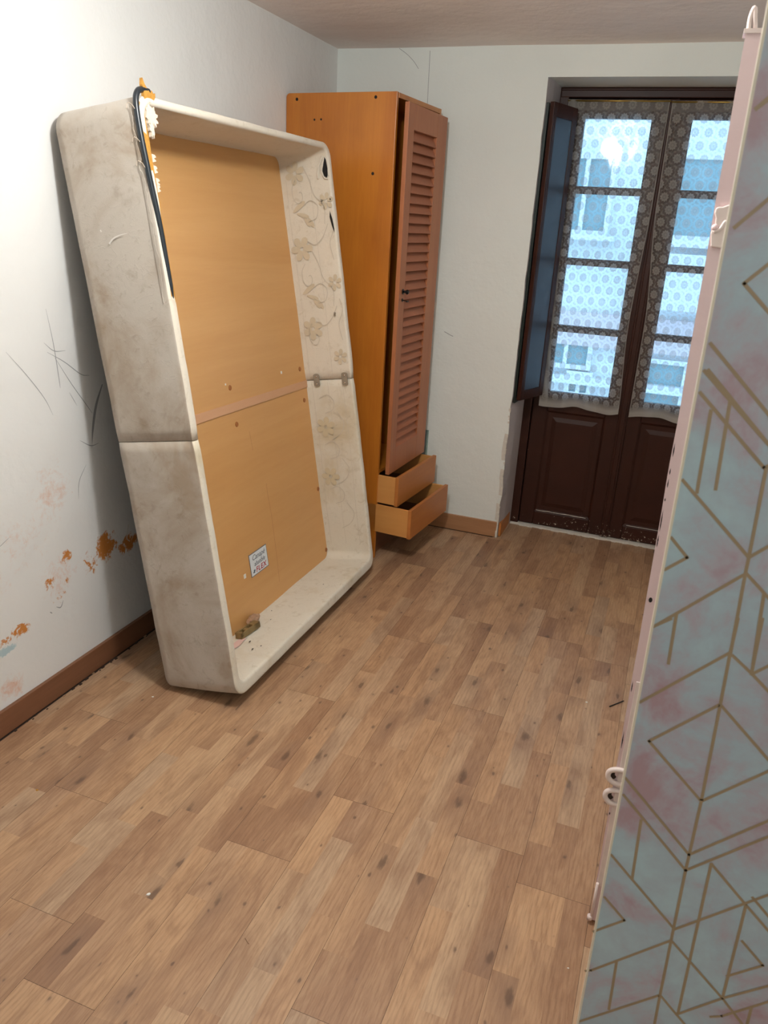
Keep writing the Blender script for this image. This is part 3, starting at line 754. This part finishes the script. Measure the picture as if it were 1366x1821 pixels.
# pink and dark marks inside the bottom
# base board in two halves, lining joint strip
bm = bmesh.new(); box(bm, WB-.012, WB, .024, BW_-.024, .03, US-.001); box(bm, WB-.012, WB, .024, BW_-.024, US+.001, BL_-.018)
link('base_board', bm, M_board, B_)
bb = COL.objects[-1] if False else [o for o in B_.children if o.name.startswith('base_board')][0]
for pts in ([(.56, .772), (.511, .770), (.42, .776), (.332, .774), (.22, .770), (.113, .763)], [(.80, .70), (.72, .705)]):
    bm = bmesh.new(); ribbon(bm, [(WB+.0006, v_, u_) for u_, v_ in pts], .0014, (1, 0, 0), 0, 5); link('board_crack', bm, M_plug, bb)
bm = bmesh.new()
P = [(.034, .943), (BW_-.03, .921), (BW_-.03, .889), (.034, .909)]
a = [bm.verts.new((WB, v_, u_)) for v_, u_ in P]; b = [bm.verts.new((WB+.004, v_, u_)) for v_, u_ in P]
bm.faces.new(b); bm.faces.new(a[::-1])
for i in range(4): bm.faces.new((a[i], a[(i+1)%4], b[(i+1)%4], b[i]))
link('joint_strip', bm, M_strip, B_)
bm = bmesh.new(); box(bm, 0, .004, .03, BW_-.03, .03, BL_-.03); link('back_lining', bm, M_black, B_)
for u_, v_ in [(.993, .608), (.847, .616), (.979, 1.203), (.835, 1.208), (.40, 1.235), (.085, 1.24)]:
    bm = bmesh.new(); cyl(bm, (WB, v_, u_), (WB+.003, v_, u_), .0105, 18, r2=.009); link('cover_cap', bm, M_plug, bb)
for v_, u_, s_ in [(1.027, .989, .005), (.505, .244, .0075), (.58, 1.01, .003)]:
    bm = bmesh.new(); box(bm, WB, WB+.002, v_-s_, v_+s_, u_-s_, u_+s_*1.3, 0); link('paint_spot', bm, M_white, bb)
def plate(w_):
    b = bmesh.new(); L_, h = .060, .0145; n = 8; pts = []
    for k in range(n+1): a = PI*k/n; pts.append((w_+h*math.cos(a)*1.0, US+L_/2-h*.6+h*.6*math.sin(a)))
    for k in range(n+1): a = PI+PI*k/n; pts.append((w_+h*math.cos(a)*1.0, US-L_/2+h*.6+h*.6*math.sin(a)))
    A = [b.verts.new((x, VF-.0, z)) for x, z in pts]; Bv = [b.verts.new((x, VF-.003, z)) for x, z in pts]
    b.faces.new(A); b.faces.new(Bv[::-1])
    for i in range(len(A)): b.faces.new((A[i], A[(i+1)%len(A)], Bv[(i+1)%len(A)], Bv[i]))
    bmesh.ops.recalc_face_normals(b, faces=b.faces)
    p = link('joining_plate', b, M_metal, B_)
    for dz_ in (.017, -.017):
        b = bmesh.new(); cyl(b, (w_, VF-.003, US+dz_), (w_, VF-.0055, US+dz_), .0050, 12, r2=.003); link('screw', b, M_screw, p)
for w_ in (.117, .259): plate(w_)
# loose nails in the lining
for u_, w_ in [(1.678, .243), (1.211, .246)]:
    b = bmesh.new(); cyl(b, (w_, VF, u_), (w_, VF-.006, u_+.001), .005, 10, r2=.003); box(b, w_-.005, w_+.003, VF-.002, VF-.0005, u_-.013, u_-.003)
    link('staple', b, M_metal, B_)
# torn edges: black tube, yellow foam, ragged cloth
bm = bmesh.new()
tube(bm, [(.285, .075, 1.912), (.287, .045, 1.913), (.289, .018, 1.902), (.289, .004, 1.872), (.289, .001, 1.80), (.292, .004, 1.68), (.293, .012, 1.56), (.291, .016, 1.45), (.288, .019, 1.36), (.283, .020, 1.325)],
     lambda t: .0085 if t < .85 else .0085*(1-(t-.85)*4.5), 12, 0, 8)
link('edge_tube', bm, M_tube, B_)
bm = bmesh.new()
def rag(bm, c, pts, th, mi=0):
    """jagged scrap: outline in (v,u) at depth w=c"""
    A = [bm.verts.new((c, p[0], p[1])) for p in pts]; B2 = [bm.verts.new((c+th, p[0], p[1])) for p in pts]; n = len(pts)
    bm.faces.new(A[::-1]).material_index = mi; bm.faces.new(B2).material_index = mi
    for i in range(n): bm.faces.new((A[i], A[(i+1)%n], B2[(i+1)%n], B2[i])).material_index = mi
nz = lambda a_, b_=0: noise.noise(Vector((a_, b_, .5)))
strip = [(.010+.003*nz(k*.9), 1.885-k*.0275) for k in range(21)]
inn = [(.0275+.004*nz(k*.8, 3)+.004*min(1, k/12), 1.338+k*.0275) for k in range(20)]
rag(bm, .286, strip+inn, .0068)
rag(bm, .284, [(.038, 1.885), (.043, 1.905), (.041, 1.925), (.046, 1.942), (.051, 1.928), (.060, 1.916), (.074, 1.905), (.090, 1.896), (.078, 1.884), (.060, 1.880)], .010)
rag(bm, .276, [(.082, 1.895), (.085, 1.912), (.094, 1.918), (.100, 1.910), (.108, 1.913), (.106, 1.898)], .008)
bmesh.ops.recalc_face_normals(bm, faces=bm.faces)
link('foam_padding', bm, M_foam, B_)
bm = bmesh.new()
wad = []
for k in range(40):
    a = 2*PI*k/40; r = .020*(1+.55*nz(k*1.7, 1)+.25*nz(k*.4, 5)); wad.append((.062+r*1.15*math.cos(a), 1.846+r*1.6*math.sin(a)))
rag(bm, .280, wad, .012)
link('wadding', bm, M_rag, B_)
bm = bmesh.new(); wad = []
for k in range(26):
    a = 2*PI*k/26; r = .009*(1+.6*nz(k*1.3, 9)); wad.append((.052+r*1.1*math.cos(a), 1.812+r*2.2*math.sin(a)))
rag(bm, .284, wad, .010)
bmesh.ops.recalc_face_normals(bm, faces=bm.faces)
link('wadding', bm, M_rag, B_); bm = bmesh.new()
for u_, q in ((1.735, 1.0), (1.705, .7), (1.672, .9), (1.655, .6)):
    rag(bm, .292, [(.030, u_+.010), (.038+.006*q, u_+.008), (.040+.008*q, u_+.002), (.037, u_-.001), (.043+.004*q, u_-.008), (.030, u_-.012)], .002)
bmesh.ops.recalc_face_normals(bm, faces=bm.faces)
link('wadding', bm, M_rag, B_)
# torn outer cloth edge beside the tube: one frayed strip
bm = bmesh.new(); N_ = 90; A = []; Bq = []
for k in range(N_+1):
    t_ = k/N_; u_ = 1.868-t_*.53
    e_ = .277+.006*t_+.0042*nz(k*.33, 2)+.0022*nz(k*1.1, 7)-(.010*max(0, 1-abs(t_-.30)/.03))-(.006*max(0, 1-abs(t_-.12)/.03))
    e_ -= .012*max(0, (t_-.86)/.14); A.append(bm.verts.new((.2705, -.0030, u_))); Bq.append(bm.verts.new((max(e_, .271), -.0052-.0012*nz(k*.25, 4)+.004*max(0, (t_-.86)/.14), u_)))
for k in range(N_): bm.faces.new((A[k], Bq[k], Bq[k+1], A[k+1]))
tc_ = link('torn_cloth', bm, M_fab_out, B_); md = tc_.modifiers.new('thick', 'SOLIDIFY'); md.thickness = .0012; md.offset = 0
for u_, q in ((1.862, 1), (1.775, 0), (1.714, 0)):
    bm = bmesh.new(); tube(bm, [(.262, -.006, u_), (.272, -.010, u_+.012), (.284, -.009, u_+.006), (.291, -.004, u_-.010)], .0007, 5, 0, 5); link('loose_thread', bm, M_rag, tc_)

# holes on the far edge
F_ = VF-.001
for pl in ([(1.845, .277), (1.835, .283), (1.80, .286), (1.775, .284), (1.765, .280), (1.772, .268), (1.792, .262), (1.815, .266), (1.83, .272)],
           [(1.635, .276), (1.60, .284), (1.56, .288), (1.545, .287), (1.575, .278), (1.61, .272)], [(1.685, .282), (1.682, .286), (1.676, .286), (1.675, .281)]):
    bm = bmesh.new(); bm.faces.new([bm.verts.new((w_, F_-.0004, u_)) for u_, w_ in pl]); link('torn_hole', bm, M_black, B_)

bm = bmesh.new()
tube(bm, [(.274, F_-.001, 1.84), (.266, F_-.002, 1.815), (.259, F_-.002, 1.79), (.268, F_-.001, 1.765), (.283, F_, 1.76)], .0028, 8, 0)
tube(bm, [(.268, F_-.0, 1.85), (.252, F_-.001, 1.82), (.240, F_-.001, 1.79), (.238, F_, 1.765)], .0035, 8, 0)
tube(bm, [(.286, F_-.001, 1.83), (.2885, F_-.001, 1.80), (.287, F_, 1.77)], .0018, 8, 0)
link('cloth_fold', bm, M_fab_in, B_)
# dark feet / underside
for v_ in (.10, BW_-.10):
    bm = bmesh.new(); box(bm, .17, .25, v_-.03, v_+.03, -.011, .004); link('glide_block', bm, M_black, B_, bevel=.003)
# thin piping scar on the near outer side
bm = bmesh.new()
ribbon(bm, [(.118, -.0068, 1.520), (.135, -.0066, 1.533), (.16, -.0066, 1.540), (.19, -.0062, 1.543)], lambda t: .005*(1-t)*(1+.5*noise.noise(Vector((t*14, 0, 0))))+.0012, (0, -1, 0), 0, 6)
ribbon(bm, [(.095, -.0066, 1.562), (.098, -.0066, 1.556)], .004, (0, -1, 0), 0, 2)
link('white_scuff', bm, plain('chalky_scuff', srgb(216, 210, 202), .9), B_)
# bottom inner marks
z_ = .0515; M_smear = plain('pink_smear', srgb(226, 190, 180), .8)
for cv, cw, rv, rw, mt in [(.30, .115, .05, .018, M_smear), (.325, .156, .007, .003, M_dot), (.52, .14, .004, .002, M_dot), (.60, .10, .003, .003, M_dot), (.27, .2, .006, .003, M_dot), (.30, .22, .004, .003, M_dot), (.9, .2, .004, .002, M_dot)]:
    bm = bmesh.new(); bm.faces.new([bm.verts.new((cw+rw*math.sin(2*PI*k/10)*(1+.2*math.sin(k*2.3)), cv+rv*math.cos(2*PI*k/10)*(1+.2*math.sin(k*1.7)), z_+.0006)) for k in range(10)])
    link('pink_stain' if mt is M_smear else 'dark_stain', bm, mt, o)

# sticker
STK = empty('maker_sticker', (WB+.0008, .552, .218), (0, 0, 0), B_)
bm = bmesh.new(); sw, sh = .144, .098
box(bm, 0, .0008, 0, sw, 0, sh); link('sticker_border', bm, M_frame, STK)
bm = bmesh.new(); box(bm, .0006, .0013, .0035, sw-.004, .0035, sh-.0035); link('sticker_face', bm, M_stick, STK)
def text(s, size, y, z, mat, shear=0, bold=0, nm='lettering', xs=1):
    cu = bpy.data.curves.new(nm, 'FONT'); cu.body = s; cu.size = size; cu.shear = shear; cu.offset = bold; cu.extrude = .0002; cu.align_x = 'CENTER'; cu.resolution_u = 4; cu.space_character = 1.12 if bold else 1.0
    tmp = bpy.data.objects.new('tmp', cu); COL.objects.link(tmp); bpy.context.view_layer.update()
    me = bpy.data.meshes.new_from_object(tmp.evaluated_get(bpy.context.evaluated_depsgraph_get())); bpy.data.objects.remove(tmp)
    me.materials.clear(); me.materials.append(mat)
    me.transform(Matrix(((0, 0, 1, .0016), (xs, 0, 0, y), (0, 1, 0, z), (0, 0, 0, 1))))
    o = bpy.data.objects.new(nm, me); COL.objects.link(o); o.parent = STK; return o
text('Canapé', .031, sw*.50, .066, M_txt, .35, 0, xs=1.1)
text('abatible', .027, sw*.52, .039, M_txt, .35, 0, xs=1.05)
text('FLEX', .031, sw*.56, .010, M_red, .2, .0005, xs=1.15)
bm = bmesh.new(); box(bm, .0012, .0018, .017, .030, .013, .019); box(bm, .0012, .0018, .022, .034, .019, .026); link('emblem', bm, M_txt, STK)

# things lying inside the bed base
MB_ = B_.matrix_world.copy()
def inbed(name, loc, label, cat, mat, build, rotz=0):
    b = bmesh.new(); build(b); o = link(name, b, mat, bevel=0.0008)
    o.matrix_world = MB_ @ Matrix.Translation(loc) @ Matrix.Rotation(rotz, 4, 'Z'); tag(o, label, cat); return o
def bracket(b):
    # bar with raised rim and a dark slot, length along y
    L_, w2 = .060, .016
    box(b, -w2, w2, -L_, L_, 0, .006)
    box(b, -w2, -w2+.006, -L_, L_, .005, .024); box(b, w2-.006, w2, -L_, L_, .005, .024)
    box(b, -w2, w2, -L_, -L_+.016, .005, .024); box(b, -w2, w2, .024, L_, .005, .024); box(b, -w2, w2, -L_+.040, -.002, .005, .021)
inbed('metal_bracket', (.108, .395, .0525), 'small tarnished metal bracket lying inside the foot of the bed base', 'bracket', M_brass, bracket, -.12)
def lump(b):
    bmesh.ops.create_icosphere(b, subdivisions=3, radius=1)
    for v in b.verts:
        v.co = Vector((v.co.x*.022, v.co.y*.040, v.co.z*.016)) * (1+.35*noise.noise(v.co*2.2)); v.co.z += .016
inbed('plaster_lump', (WB+.026, .478, .0535), 'pinkish brown lump of mortar beside the metal bracket in the bed base', 'rubble', M_debris, lump, .1)

# ------------------------------------------------------------------ foreground: film-covered partition end and pink door
AX, AY = 1.852, CAM.y+.8
def T(q):
    """photo position -> position on the plane of the partition face"""
    d = cr_*((q[0]-683)/1382.06)+cd_*((q[1]-910.5)/1382.06)+cf_
    p = CAM+d*((AY-CAM.y)/d.y); return p.x, p.z
# pattern measured once, stored as plane coordinates (x, z) in metres
A8 = lambda x, y: T((980+x/2.526, 1100+y/2.526))
B2_ = lambda x, y: T((1080+x/2.601, 480+y/2.601))
SEG = [[A8(*p) for p in s] for s in [
    [(400,375),(800,155)], [(815,165),(905,250),(1010,362)], [(950,0),(900,250)], [(900,250),(1010,196)], [(460,35),(540,0)],
    [(760,385),(440,550),(675,820),(1010,670)], [(765,390),(1010,672)], [(330,710),(620,1060),(1010,893)], [(325,790),(605,1130),(1010,965)],
    [(405,905),(365,1165)], [(270,1060),(550,1390)], [(240,1250),(330,1355),(190,1405)], [(720,1100),(570,1775)], [(720,1100),(875,1285),(1010,1440)],
    [(555,1395),(1010,1228)], [(875,1290),(770,1705)], [(545,1450),(770,1705),(870,1835)], [(570,1775),(770,1705),(1010,1640)], [(540,1445),(180,1580),(135,1584)],
    [(295,1540),(260,1755)], [(490,1690),(125,1810)], [(490,1690),(600,1821)],
    [(805,155),(760,390)], [(760,390),(675,820)], [(675,820),(620,1065)], [(620,1065),(605,1130)], [(605,1130),(550,1395)], [(550,1395),(540,1445)], [(540,1445),(490,1690)], [(490,1690),(465,1821)], [(840,0),(805,155)]]]
SEG += [[B2_(*p) for p in s] for s in [
    [(435,450),(744,805)], [(415,550),(725,915),(790,885)], [(480,650),(415,1030)], [(335,955),(655,1330),(760,1270)], [(735,920),(655,1330)], [(655,1330),(640,1400)], [(640,1400),(570,1775)],
    [(640,1400),(760,1532)], [(640,1405),(205,1655)], [(290,1230),(370,1330),(250,1395)], [(725,1500),(675,1821)], [(320,1595),(283,1821)]]]
PERIOD = .497
allseg = list(SEG)
for s in SEG:
    mz = sum(p[1] for p in s)/len(s)
    if .90 <= mz <= 1.40:
        for k in (1, 2): allseg.append([(p[0], p[1]+PERIOD*k) for p in s])
        for k in (-1, -2):
            if mz+PERIOD*k < .68: allseg.append([(p[0], p[1]+PERIOD*k) for p in s])
# carry the pattern on to the right with the same repeat
more = []
for k in range(1, 6):
    for s in allseg: more.append([(p[0]+.158*k, p[1]) for p in s])
allseg += more
bm = bmesh.new()
xe = lambda z: 1.8475+.0085*(1.75-z)/1.1
zsn = [i*H/20 for i in range(21)]
for a, b in zip(zsn, zsn[1:]):
    quad(bm, [(xe(a), AY, a), (XR, AY, a), (XR, AY, b), (xe(b), AY, b)], 0)
    quad(bm, [(xe(a), AY, a), (xe(b), AY, b), (xe(b), AY+.05, b), (xe(a), AY+.05, a)], 2)
    quad(bm, [(XR, AY+.05, a), (xe(a), AY+.05, a), (xe(b), AY+.05, b), (XR, AY+.05, b)], 3)
# fine cream border where the film turns round the edge
for a, b in zip(zsn, zsn[1:]):
    quad(bm, [(xe(a)-.0008, AY-.0012, a), (xe(a)+.0016, AY-.0012, a), (xe(b)+.0016, AY-.0012, b), (xe(b)-.0008, AY-.0012, b)], 2)
tmp = bmesh.new(); GW = .0034
for si, s in enumerate(allseg):
    for (x0, z0), (x1, z1) in zip(s, s[1:]):
        # clip to the face
        if max(x0, x1) < 1.849 or min(x0, x1) > XR-.003: continue
        if x0 > x1: x0, z0, x1, z1 = x1, z1, x0, z0
        lx = 1.853
        if x0 < lx and x1 > x0: t = (lx-x0)/(x1-x0); x0, z0 = lx, z0+(z1-z0)*t
        if x1 > XR-.003: t = (XR-.003-x0)/(x1-x0); x1, z1 = XR-.003, z0+(z1-z0)*t
        if min(z0, z1) < .002 or max(z0, z1) > H-.002 or math.hypot(x1-x0, z1-z0) < .002: continue
        d = Vector((x1-x0, 0, z1-z0)).normalized(); n = Vector((-d.z, 0, d.x))*GW/2; e = d*GW*.3; y = AY-.0003-.00002*(si % 9)
        P0, P1 = Vector((x0, y, z0))-e, Vector((x1, y, z1))+e
        quad(bm, [P0-n, P1-n, P1+n, P0+n], 1)
tmp.free()
pf = struct(link('wall_partition', bm, [M_marble, M_gold, M_rim, M_wall]))

D2 = struct(empty('door_2', (0, 0, 0)))
yf = CAM.y+1.60
def xedge(z): return 1.844+.0245*(1.9-z)/1.9
bm = bmesh.new(); n = 60; prev = None
for i in range(n+1):
    z = .006+1.945*i/n; j = .0016*noise.noise(Vector((0, z*8, 3)))
    x = xedge(z)+j
    ring = [bm.verts.new(p) for p in ((x, yf, z), (2.60, yf, z), (2.60, yf+.038, z), (x+.002, yf+.038, z))]
    if prev:
        for k in range(4): bm.faces.new((prev[k], prev[(k+1)%4], ring[(k+1)%4], ring[k]))
    else: bm.faces.new(ring[::-1])
    prev = ring
bm.faces.new(prev)
# chipped dark patches along the free edge
for zc, L_ in ((1.235, .03), (1.19, .015), (1.165, .02), (1.13, .008), (1.085, .05), (1.04, .03), (.69, .03), (.55, .05), (.34, .01)):
    ribbon(bm, [(xedge(zc+L_*t-L_/2)+.003, yf-.0007, zc-L_/2+L_*t) for t in (0, .3, .6, 1)], lambda t, q=zc: .0022*math.sin(PI*min(1, t+.05))*(1+.5*noise.noise(Vector((t*9, q*9, 0)))), (0, -1, 0), 1, 4)
bm.faces.new([bm.verts.new((1.866+.004*math.cos(a), yf-.0007, .905+.006*math.sin(a))) for a in [k*PI/4 for k in range(8)]]).material_index = 1
bmesh.ops.recalc_face_normals(bm, faces=bm.faces)
link('door_leaf', bm, [M_pink, M_dot], D2)
bm = bmesh.new(); box(bm, 1.8695, 1.90, yf-.003, yf, .12, .705); link('edge_plate', bm, M_pinkw, D2, bevel=.001)
# latch buried in paint
bm = bmesh.new()
out = [(1271, 378), (1273, 371), (1277, 368), (1286, 368), (1296, 364), (1302, 364), (1296, 400), (1289, 440), (1281, 441), (1264, 439), (1264, 415), (1268, 405), (1272, 399), (1272, 394), (1273, 388)]
LP = []
for qx, qy in out:
    d = cr_*((qx-683)/1382.06)+cd_*((qy-910.5)/1382.06)+cf_; p = CAM+d*(1.593/d.y); LP.append((p.x, p.z))
A = [bm.verts.new((x, yf-.010, z)) for x, z in LP]; Bv = [bm.verts.new((x, yf, z)) for x, z in LP]; m = len(LP)
bm.faces.new(A); bm.faces.new(Bv[::-1])
for i in range(m): bm.faces.new((A[i], A[(i+1)%m], Bv[(i+1)%m], Bv[i]))
bmesh.ops.recalc_face_normals(bm, faces=bm.faces)
lt = link('painted_latch', bm, M_pinkw, D2, bevel=.0035, seg=3)
bm = bmesh.new(); zz = 1.652
bmesh.ops.create_uvsphere(bm, u_segments=12, v_segments=8, radius=.006, matrix=Matrix.Translation((1.853, yf-.010, zz-.004)))
link('latch_pin', bm, M_pink, lt, smooth=True)
bm = bmesh.new(); tube(bm, [(1.852, yf-.011, zz-.012), (1.862, yf-.012, zz-.006), (1.868, yf-.011, zz+.006), (1.872, yf-.010, zz+.004)], .003, 8, 0); link('latch_lip', bm, M_pinkw, lt)
for zz, dx in ((.452, 0), (.394, .002)):
    bm = bmesh.new(); x0 = 1.8475+dx
    tube(bm, [(x0+.034, yf-.004, zz+.017), (x0+.016, yf-.006, zz+.017), (x0+.002, yf-.006, zz+.008), (x0+.001, yf-.006, zz-.008), (x0+.014, yf-.006, zz-.020), (x0+.034, yf-.004, zz-.022)], .0062, 10, 0)
    hk = link('hook_eye', bm, M_pinkw, D2)
    bm = bmesh.new(); cyl(bm, (x0+.010, yf+.003, zz-.007), (x0+.012, yf-.002, zz-.005), .0075, 12); link('eye_opening', bm, M_gap, hk)
bm = bmesh.new()
box(bm, 1.840, 1.90, yf-.003, yf+.036, 1.951, 1.958)
tube(bm, [(1.847, yf+.004, 1.956), (1.8465, yf+.003, 1.975), (1.850, yf+.002, 1.988), (1.853, yf+.002, 1.975), (1.857, yf+.004, 1.958)], .004, 8, 0); link('top_hinge_pin', bm, M_pinkw, D2)
bm = bmesh.new(); cyl(bm, (xedge(.02)-.001, yf-.006, .012), (xedge(.02)-.001, yf-.006, .024), .0065, 12); cyl(bm, (xedge(.07)+.003, yf-.006, .024), (xedge(.1)+.003, yf-.006, .13), .0035, 10)
link('floor_bolt', bm, M_pinkw, D2)

# ------------------------------------------------------------------ litter on the floor
def litter(name, x, y, label, cat, mat, build, rz=0, group=None):
    b = bmesh.new(); build(b); o = link(name, b, mat); o.location = (x, y, .0002); o.rotation_euler = (0, 0, rz); tag(o, label, cat, group); return o
def stick(L_, r):
    def f(b): cyl(b, (-L_/2, 0, r), (L_/2, 0, r*1.6), r, 8, r2=r*.8)
    return f
def chip(s):
    def f(b):
        pts = [(s*math.cos(a)*(1+.3*math.sin(a*3)), s*.7*math.sin(a)) for a in [k*2*PI/9 for k in range(9)]]
        A = [b.verts.new((x, y, 0)) for x, y in pts]; B3 = [b.verts.new((x*.8, y*.8, s*.45)) for x, y in pts]
        b.faces.new(A[::-1]); b.faces.new(B3)
        for i in range(9): b.faces.new((A[i], A[(i+1)%9], B3[(i+1)%9], B3[i]))
    return f
litter('black_splinter', 1.846, -1.42, 'thin black splinter lying on the floor near the pink door edge', 'splinter', M_black, stick(.075, .0022), .92)
litter('paint_chip', .815, -2.82, 'white paint chip on the bare floor in front of the bed base', 'paint chip', M_white, chip(.0055), .9)
litter('paint_chip', 1.741, -1.456, 'tiny white paint chip just left of the black splinter', 'paint chip', M_white, chip(.0045), .3)
litter('paint_chip', 1.838, -2.606, 'tiny white paint chip on the floor at the foot of the pink door', 'paint chip', M_white, chip(.0025), .3)
litter('yellow_crumb', .287, -2.637, 'small yellow crumb on the floor near the left skirting', 'crumb', M_foam, chip(.0045), .2)
litter('wood_splinter', 1.111, -2.841, 'short pale wood splinter on the floorboards in the foreground', 'splinter', M_debris, stick(.02, .0012), -.6)
litter('paint_chip', .30, -2.10, 'white paint crumb on the floor just left of the bed base foot', 'paint chip', M_white, chip(.004), .5)

# ------------------------------------------------------------------ outside: house across the street
F_ = empty('apartment_building', (0, 4.2, -3.2))
tag(F_, 'pale apartment house across the street seen through the lace curtains', 'building')
dz_ = 3.2
bm = bmesh.new(); box(bm, -8, 9, .12, .6, 0, 10); link('facade_wall', bm, M_fac, F_)
bm = bmesh.new(); box(bm, -8, 9, .02, .12, 3.2+.55, 3.2+.88); link('facade_band', bm, M_facp, F_)
def fwin(x0, x1, z0, z1, sill=True):
    b = bmesh.new(); box(b, x0, x1, .07, .11, z0+dz_, z1+dz_)
    o = link('window', b, M_facg, F_)
    b = bmesh.new(); t = .045
    for q in ((x0-t, x0, z0-t, z1+t), (x1, x1+t, z0-t, z1+t), (x0, x1, z1, z1+t), (x0, x1, z0-t, z0), ((x0+x1)/2-.02, (x0+x1)/2+.02, z0, z1)):
        box(b, q[0], q[1], .03, .12, q[2]+dz_, q[3]+dz_)
    if sill: box(b, x0-.12, x1+.12, -.08, .12, z0-.09+dz_, z0-t+dz_)
    link('window_frame', b, M_fac, o)
for x0, x1, z0, z1 in [(.52, .97, 1.66, 2.30), (-.9, -.3, 1.4, 2.3), (1.52, 2.5, 1.66, 2.32), (.55, .99, .35, .58), (.85, 1.03, .07, .24), (1.62, 2.3, .0, .45), (3.1, 3.8, 1.2, 2.3), (-.9, -.3, -1.3, .2), (1.0, 1.6, -1.8, -.8), (.2, .9, -1.8, -.7)]:
    fwin(x0, x1, z0, z1, z1 > 2)
bm = bmesh.new(); box(bm, 1.45, 3.2, -.35, .12, 1.56+dz_, 1.62+dz_); link('balcony_slab', bm, M_fac, F_)
bm = bmesh.new()
for i in range(30): box(bm, 1.47+i*.055, 1.485+i*.055, -.34, -.32, 1.62+dz_, 1.64+dz_)
box(bm, 1.45, 3.2, -.34, -.32, 1.0+dz_, 1.5+dz_); link('balcony_front', bm, M_fac, F_)
bm = bmesh.new(); box(bm, .2, 3.4, -.02, .12, .18+dz_-.02, .24+dz_); link('ledge', bm, M_fac, F_)
bm = bmesh.new(); quad(bm, [(-9, .56, -3.2), (10, .56, -3.2), (10, 4.25, -3.2), (-9, 4.25, -3.2)]); tag(link('street', bm, M_street), 'grey asphalt street below the balcony door', 'street', kind='structure')
bm = bmesh.new(); box(bm, FL-.3, FR+.3, .52, 1.2, -.16, -.02); struct(link('trim_5', bm, M_chip))
